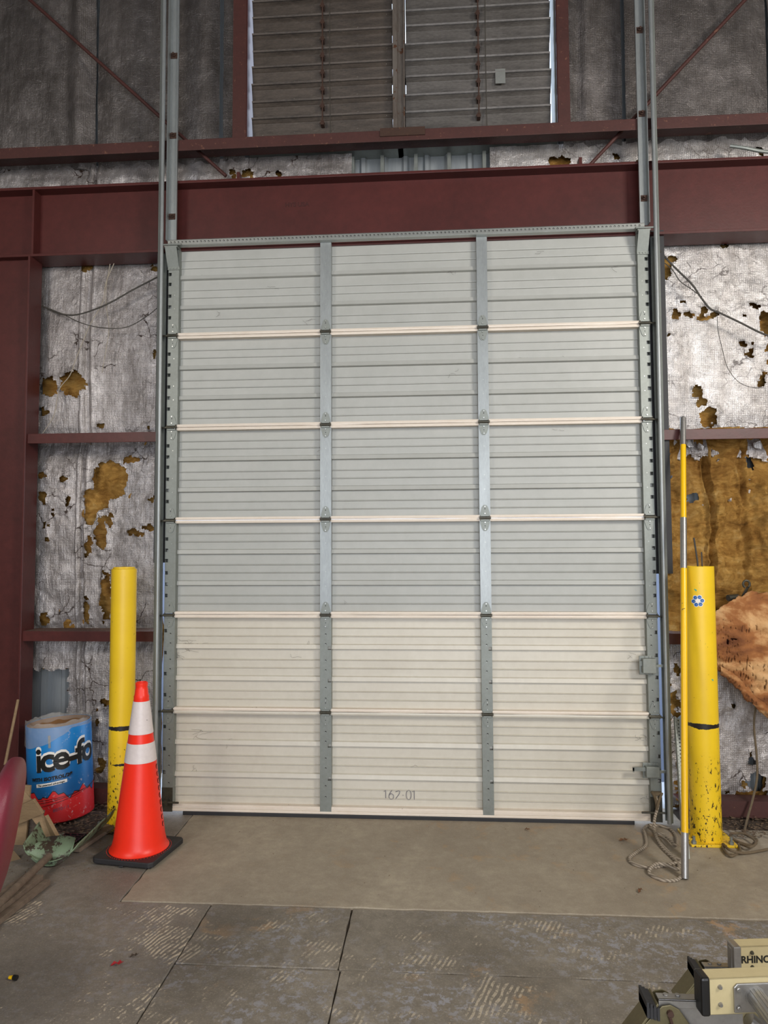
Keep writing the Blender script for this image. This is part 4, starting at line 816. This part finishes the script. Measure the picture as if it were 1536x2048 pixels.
# shovel scoop
sv = thing('scoop_shovel', 'chipped pale green scoop shovel with a wooden handle on the floor', 'shovel')
tg = NT('chipped_green_enamel'); cg = tg.mix(tg.ramp(tg.noise(16, 6, .75, tg.mapping((1, 1, 1))), [(.515, 0.0), (.55, 1.0)]), tg.mix(tg.ramp(tg.noise(4, 4), [(.3, 0.0), (.7, 1.0)]), lin('#84987c'), lin('#667a60')), lin('#41362b')); M['green'] = tg.out(cg, .5, 0, tg.bump(tg.noise(30, 4), .3, .004))
org = fl(92, 1742, .0); ax_ = (fl(168, 1668, .0)-org); ax_.z = 0; LB = .50; ax_.normalize(); lat = Vector((ax_.y, -ax_.x, 0))
mb = MB(); nu, nv = 30, 18
for j in range(nv+1):
    v = j/nv
    for i in range(nu+1):
        u = -1+2*i/nu; th = u*1.28; R_s = .150+.035*v; x = R_s*sin(th); z = R_s*(1-cos(th))*1.05
        back = (1-v)**3*.10*(1-u*u); yv = v*LB*(1-.28*abs(u)**3*0)+(.0 if v > 0 else 0)-.02*(1-u*u)*0
        if u < 0: yv *= (.62+.38*(1+u))
        z += back*.4; wob = .006*noise.noise(Vector((u*3, v*3, 2)))
        p = org+ax_*(yv-.05*(u*u)*(1-v)*-1)+lat*(x+wob); mb.v.append((p.x, p.y, z+.008+wob*.5))
for j in range(nv):
    for i in range(nu): a0 = j*(nu+1)+i; mb.f.append((a0, a0+1, a0+nu+2, a0+nu+1)); mb.m.append(0)
o = build('blade', mb, M['green'], sv, smooth=60, fix=False); so = o.modifiers.new('s', 'SOLIDIFY'); so.thickness = .004
mb = MB(); n = 14
mb.v = [(org+lat*(.13*sin(th_))+ax_*.03)[:2]+(.012+.13*(1-cos(th_))*1.05,) for th_ in np.linspace(-1.2, 1.2, n)]; mb.v += [(org+lat*(.09*sin(th_))+ax_*.16)[:2]+(.10+.02*cos(th_),) for th_ in np.linspace(-1.2, 1.2, n)]
mb.f = [(i, i+1, n+i+1, n+i) for i in range(n-1)]; mb.m = [0]*(n-1); o = build('heel_plate', mb, M['green'], sv, smooth=60, fix=False); so = o.modifiers.new('s', 'SOLIDIFY'); so.thickness = .004
mb = MB(); mb.cyl(org+ax_*.03+Vector((0, 0, .062)), org-ax_*1.25+lat*.02+Vector((0, 0, .075)), .019, n=14); build('handle', mb, M['wood_dark'], sv, smooth=True)
mb = MB(); mb.cyl(at(10, 1530, -.25), at(36, 1400, .0), .009, n=8); tag(build('thin_stick', mb, M['wood_tan']), 'thin pale stick leaning against the maroon column', 'stick')
# ------------------------------------------------------------------ leaf litter and crumbs
def litter(name, zone, n, smin, smax, mat, seed, root=None):
    random.seed(seed); mb = MB()
    for _ in range(n):
        x = random.uniform(zone[0], zone[1]); y = random.uniform(zone[2], zone[3]); s_ = random.uniform(smin, smax); a = random.uniform(0, 6.28); tl = random.uniform(-.5, .5); z = .006+random.random()*zone[4]
        c, d_ = cos(a)*s_, sin(a)*s_; mb.add([(x-c, y-d_, z), (x-d_*.4, y+c*.4, z+s_*.3*tl+.003), (x+c, y+d_, z+s_*tl*.4+.002), (x+d_*.4, y-c*.4, z+.001)], [(0, 1, 2), (0, 2, 3)])
    o = build(name, mb, mat, fix=False); return o
tag(litter('leaf_litter', (-3.0, -1.88, -.38, .2, .03), 1500, .006, .022, M['litter'], 1), 'brown leaf litter piled along the left wall foot', 'leaf litter', kind='stuff')
tag(litter('leaf_litter', (1.52, 2.6, -.20, .12, .03), 900, .006, .02, M['litter'], 2), 'brown leaf litter along the right wall foot', 'leaf litter', kind='stuff')
tag(litter('floor_crumb', (-2.3, -1.6, -.9, -.3, .004), 120, .003, .009, M['litter'], 3), 'small dirt crumbs scattered round the cone', 'crumbs', kind='stuff')
tag(litter('floor_crumb', (-1.2, 1.6, -1.4, -.05, .002), 90, .002, .006, M['litter'], 4), 'small dirt crumbs scattered in front of the door', 'crumbs', kind='stuff')
def leaf(px, py, s_, mat, name, lab, cat, a=0, group=None):
    c = fl(px, py, .004); mb = MB(); pts = [(-1, 0), (-.5, .35), (.1, .25), (.3, .5), (.6, .2), (1, .05), (.5, -.25), (.2, -.5), (-.2, -.2), (-.6, -.35)]
    mb.v = [(c.x, c.y, .012)]+[(c.x+s_*(x*cos(a)-y*sin(a)), c.y+s_*(x*sin(a)+y*cos(a)), .003+.012*abs(sin(i*1.7))) for i, (x, y) in enumerate(pts)]
    mb.f = [(0, i, i % 10+1) for i in range(1, 11)]; mb.m = [0]*10; tag(build(name, mb, mat, fix=False), lab, cat, group)
leaf(1248, 1681, .03, M['leaf'], 'dry_leaf', 'curled brown leaf on the apron left of the rope', 'leaf', .2); leaf(1280, 1782, .022, M['leaf'], 'dry_leaf', 'small brown leaf below the rope loop near the joint', 'leaf', 1)
leaf(1055, 1660, .02, M['leaf'], 'dry_leaf', 'thin dark leaf near the door bottom, right of centre', 'leaf', -.7); leaf(235, 1929, .028, M['red_chip'], 'red_scrap', 'small red scrap on the floor at lower left', 'scrap', .3)
leaf(1452, 1690, .03, M['leaf'], 'dry_leaf', 'rusty leaf lying beside the right bollard base', 'leaf', .9); leaf(269, 1913, .02, M['soil'], 'dirt_clod', 'dark dirt clod on the floor right of the red scrap', 'dirt', .4)
c = fl(24, 1955, .01); cp = thing('wire_nut', 'tiny yellow and black cap on the floor at the lower left', 'cap'); mb = MB(); mb.cyl((c.x-.012, c.y, .010), (c.x+.006, c.y, .011), .006, .008, n=8); build('yellow_tip', mb, M['pole_yellow'], cp); mb = MB(); mb.cyl((c.x+.006, c.y, .011), (c.x+.022, c.y-.003, .011), .010, n=8); build('black_end', mb, M['black'], cp)
# ------------------------------------------------------------------ extension ladder, lower right
lad = thing('extension_ladder', 'cream fibreglass extension ladder lying at the lower right corner', 'ladder'); DP = lambda dep: CAM[1]+dep
def rail(P0, P1, h, t_, mat, name, cap):          # C-channel rail, open side away from camera; P0 left end centre
    d = (P1-P0).normalized(); Mx = Matrix.Translation(P0)@Matrix((d, Vector((-d.y, d.x, 0)), Vector((0, 0, 1)))).transposed().to_4x4(); L = (P1-P0).length; mb = MB()
    mb.box(0, L, -t_, -t_+.004, -h/2, h/2, M=Mx); mb.box(0, L, -t_, .02, h/2-.004, h/2, M=Mx); mb.box(0, L, -t_, .02, -h/2, -h/2+.004, M=Mx); o = build(name, mb, M[mat], lad, bevel=.0015)
    if cap: 
        mb = MB(); mb.box(-.010, .012, -t_-.003, .022, -h/2-.003, h/2+.003, M=Mx); build('end_cap', mb, M['black'], o, bevel=.006)
    mb = MB()
    for z in (-.018, .022): mb = MB(); mb.cyl(Mx@Vector((.035, -t_, z)), Mx@Vector((.035, -t_-.005, z)), .006, .004, n=10); build('rivet', mb, M['alu'] if mat == 'fibreglass' and cap else M['hinge_pin'], o)
    return o, Mx
R2a = at(1403, 1984, DP(1.80)); R2b = R2a+Vector((1.5, .14, .03)); r2, Mx2 = rail(R2a, R2b, .083, .02, 'fibreglass', 'side_rail', True)
R1a = at(1473, 1914, DP(2.20)); R1b = R1a+Vector((1.5, .12, .03)); r1, Mx1 = rail(R1a, R1b, .080, .02, 'fibreglass', 'side_rail', False)
mb = MB(); mb.box(-.018, .004, -.022, .02, -.042, .040, M=Mx1); mb.box(-.02, -.014, -.01, .01, -.03, .03, M=Mx1); build('worn_end_cap', mb, M['alu'], r1, bevel=.004)
text('brand_print', 'RHINO', .0275, M['print_black'], r1, Mx1@Matrix.Translation((.046, -.0204, -.006))@Matrix.Rotation(pi/2, 4, 'X'), .0008, .0003, 0, .98)
mb = MB(); mb.tube([Mx1@Vector(p) for p in ((.098, -.0208, .010), (.094, -.0208, .0), (.10, -.0208, -.008), (.112, -.0208, -.01), (.12, -.0208, -.004))], .003, 6); build('brand_print', mb, M['print_black'], r1)
def foot(P, L, sc, nm):   # aluminium extension tube with swivel shoe at its left end; P is tube left end
    f_ = sc; mb = MB(); mb.box(P.x, P.x+L, P.y-.012, P.y+.014, P.z-.004, P.z+.0); mb.box(P.x, P.x+L, P.y-.012, P.y-.008, P.z-.020*f_, P.z); mb.box(P.x+.01, P.x+L, P.y+.0, P.y+.004, P.z-.075*f_, P.z-.018*f_); mb.box(P.x+.03, P.x+L, P.y-.012, P.y+.0, P.z-.085*f_, P.z-.070*f_)
    for q in (.06, .20): mb.cyl((P.x+L*q+.01, P.y+.006, P.z), (P.x+L*q+.01, P.y+.006, P.z+.003), .006, n=10)
    o = build('inner_rail', mb, M['alu'], lad, bevel=.001)
    mb = MB(); Q = P+Vector((-.005, -.014, -.028*f_))
    tri_ = [(Q.x+.018*f_, Q.z+.020*f_), (Q.x+.045*f_, Q.z+.018*f_), (Q.x+.088*f_, Q.z-.045*f_), (Q.x-.085*f_, Q.z-.060*f_), (Q.x-.082*f_, Q.z-.068*f_), (Q.x+.086*f_, Q.z-.060*f_)]
    tri_ = [(Q.x+.010*f_, Q.z+.016*f_), (Q.x+.030*f_, Q.z+.020*f_), (Q.x+.050*f_, Q.z+.010*f_), (Q.x+.095*f_, Q.z-.052*f_), (Q.x-.080*f_, Q.z-.080*f_)]
    mb.prism(tri_, 'y', Q.y-.006, Q.y-.003); mb.prism(tri_, 'y', Q.y+.055, Q.y+.058)
    mb.prism([(Q.x-.080*f_, Q.z-.080*f_), (Q.x+.0*f_, Q.z+.022*f_), (Q.x+.004*f_, Q.z+.018*f_), (Q.x-.074*f_, Q.z-.082*f_)], 'y', Q.y-.006, Q.y+.058)
    sh = build('swivel_shoe', mb, M['olive'], o, bevel=.0015)
    mb = MB()
    for i in range(4): mb.box(Q.x-.026*f_+i*.008*f_, Q.x-.020*f_+i*.008*f_, Q.y-.010, Q.y+.060, Q.z-.010+i*.003*f_-i*.005, Q.z+.026*f_-i*.004)
    mb.box(Q.x-.026*f_, Q.x+.004*f_, Q.y-.008, Q.y+.058, Q.z-.010, Q.z+.012)
    build('rubber_tread', mb, M['rubber'], sh); mb = MB()
    mb.box(Q.x-.05*f_, Q.x+.055*f_, Q.y+.002, Q.y+.048, Q.z-.086*f_, Q.z-.070*f_)
    for i in range(5): mb.box(Q.x-.05*f_+i*.024*f_, Q.x-.036*f_+i*.024*f_, Q.y+.0, Q.y+.05, Q.z-.098*f_, Q.z-.078*f_)
    build('rubber_pad', mb, M['rubber'], sh)
    mb = MB(); mb.cyl((Q.x+.028*f_, Q.y-.006, Q.z+.002), (Q.x+.028*f_, Q.y-.014, Q.z+.002), .008, n=8); mb.tube([(Q.x+.026*f_, Q.y-.012, Q.z-.004), (Q.x+.030*f_, Q.y-.013, Q.z-.018), (Q.x+.026*f_, Q.y-.012, Q.z-.030)], .004, 6); build('pivot_bolt', mb, M['rust'], sh)
foot(at(1314, 1992, DP(1.82)), .20, 1.0, 'near'); foot(at(1406, 1929, DP(2.22)), .19, .95, 'far')
# rung and its plate
q0 = Mx2@Vector((.118, -.02, .0)); mb = MB()
mb.prism([(.066, -.036), (.066, .022), (.074, .030), (.165, .030), (.165, -.036)], 'y', -.025, -.02, M=Mx2); 
for x_, z_ in ((.076, .018), (.076, -.024), (.154, .020)): mb.cyl(Mx2@Vector((x_, -.025, z_)), Mx2@Vector((x_, -.030, z_)), .006, n=8)
build('rung_plate', mb, M['alu'], lad, bevel=.002)
mb = MB(); dr = Vector((.0, -.40, -.0)); mb.cyl(q0, q0+dr, .020, n=22); 
for i in range(14): t_ = 2*pi*i/14; e = Vector((cos(t_)*.0195, 0, sin(t_)*.0195)); mb.cyl(q0+e, q0+dr+e, .0022, n=4)
mb.cyl(q0-Vector((0, .0, 0)), q0+Vector((0, -.008, 0)), .0245, n=22); build('rung', mb, M['alu'], lad, smooth=True)
for k in range(1, 4): 
    mb = MB(); mb.cyl(q0+Vector((.305*k, .02, .005*k)), q0+Vector((.305*k, -.42, .005*k)), .018, n=18); build('rung', mb, M['alu'], lad, smooth=True)
mb = MB(); a_ = at(1430, 2022, DP(1.86)); mb.box(a_.x, a_.x+.03, a_.y, a_.y+.02, a_.z-.10, a_.z); mb.box(a_.x+.03, a_.x+.16, a_.y+.01, a_.y+.02, a_.z-.05, a_.z-.0); build('stay_bracket', mb, M['fibreglass'], lad)
mb = MB(); mb.cyl((a_.x+.05, a_.y-.002, a_.z-.028), (a_.x+.05, a_.y+.01, a_.z-.028), .010, n=6); mb.cyl((a_.x+.075, a_.y-.01, a_.z-.01), (a_.x+.20, a_.y-.02, a_.z-.10), .018, n=16); build('stay_rung', mb, M['alu'], lad)
q3 = q0+Vector((0, -.42, 0)); r3, _ = rail(Vector((R2a.x, R2a.y-.43, R2a.z)), Vector((R2b.x, R2b.y-.43, R2b.z)), .083, .02, 'fibreglass', 'side_rail', True)
sh_ = thing('sawhorse', 'wooden sawhorse carrying the ladder beyond the right edge', 'sawhorse')
zt_ = R1a.z-.055
mb = MB(); mb.box(1.42, 1.50, -3.35, -2.15, zt_-.06, zt_); build('beam', mb, M['wood_tan'], sh_)
for y_ in (-3.25, -2.25):
    for s_ in (-1, 1): mb = MB(); mb.cyl((1.46+s_*.02, y_, zt_-.06), (1.46+s_*.10, y_, 0), .022, n=8); build('leg', mb, M['wood_tan'], sh_)
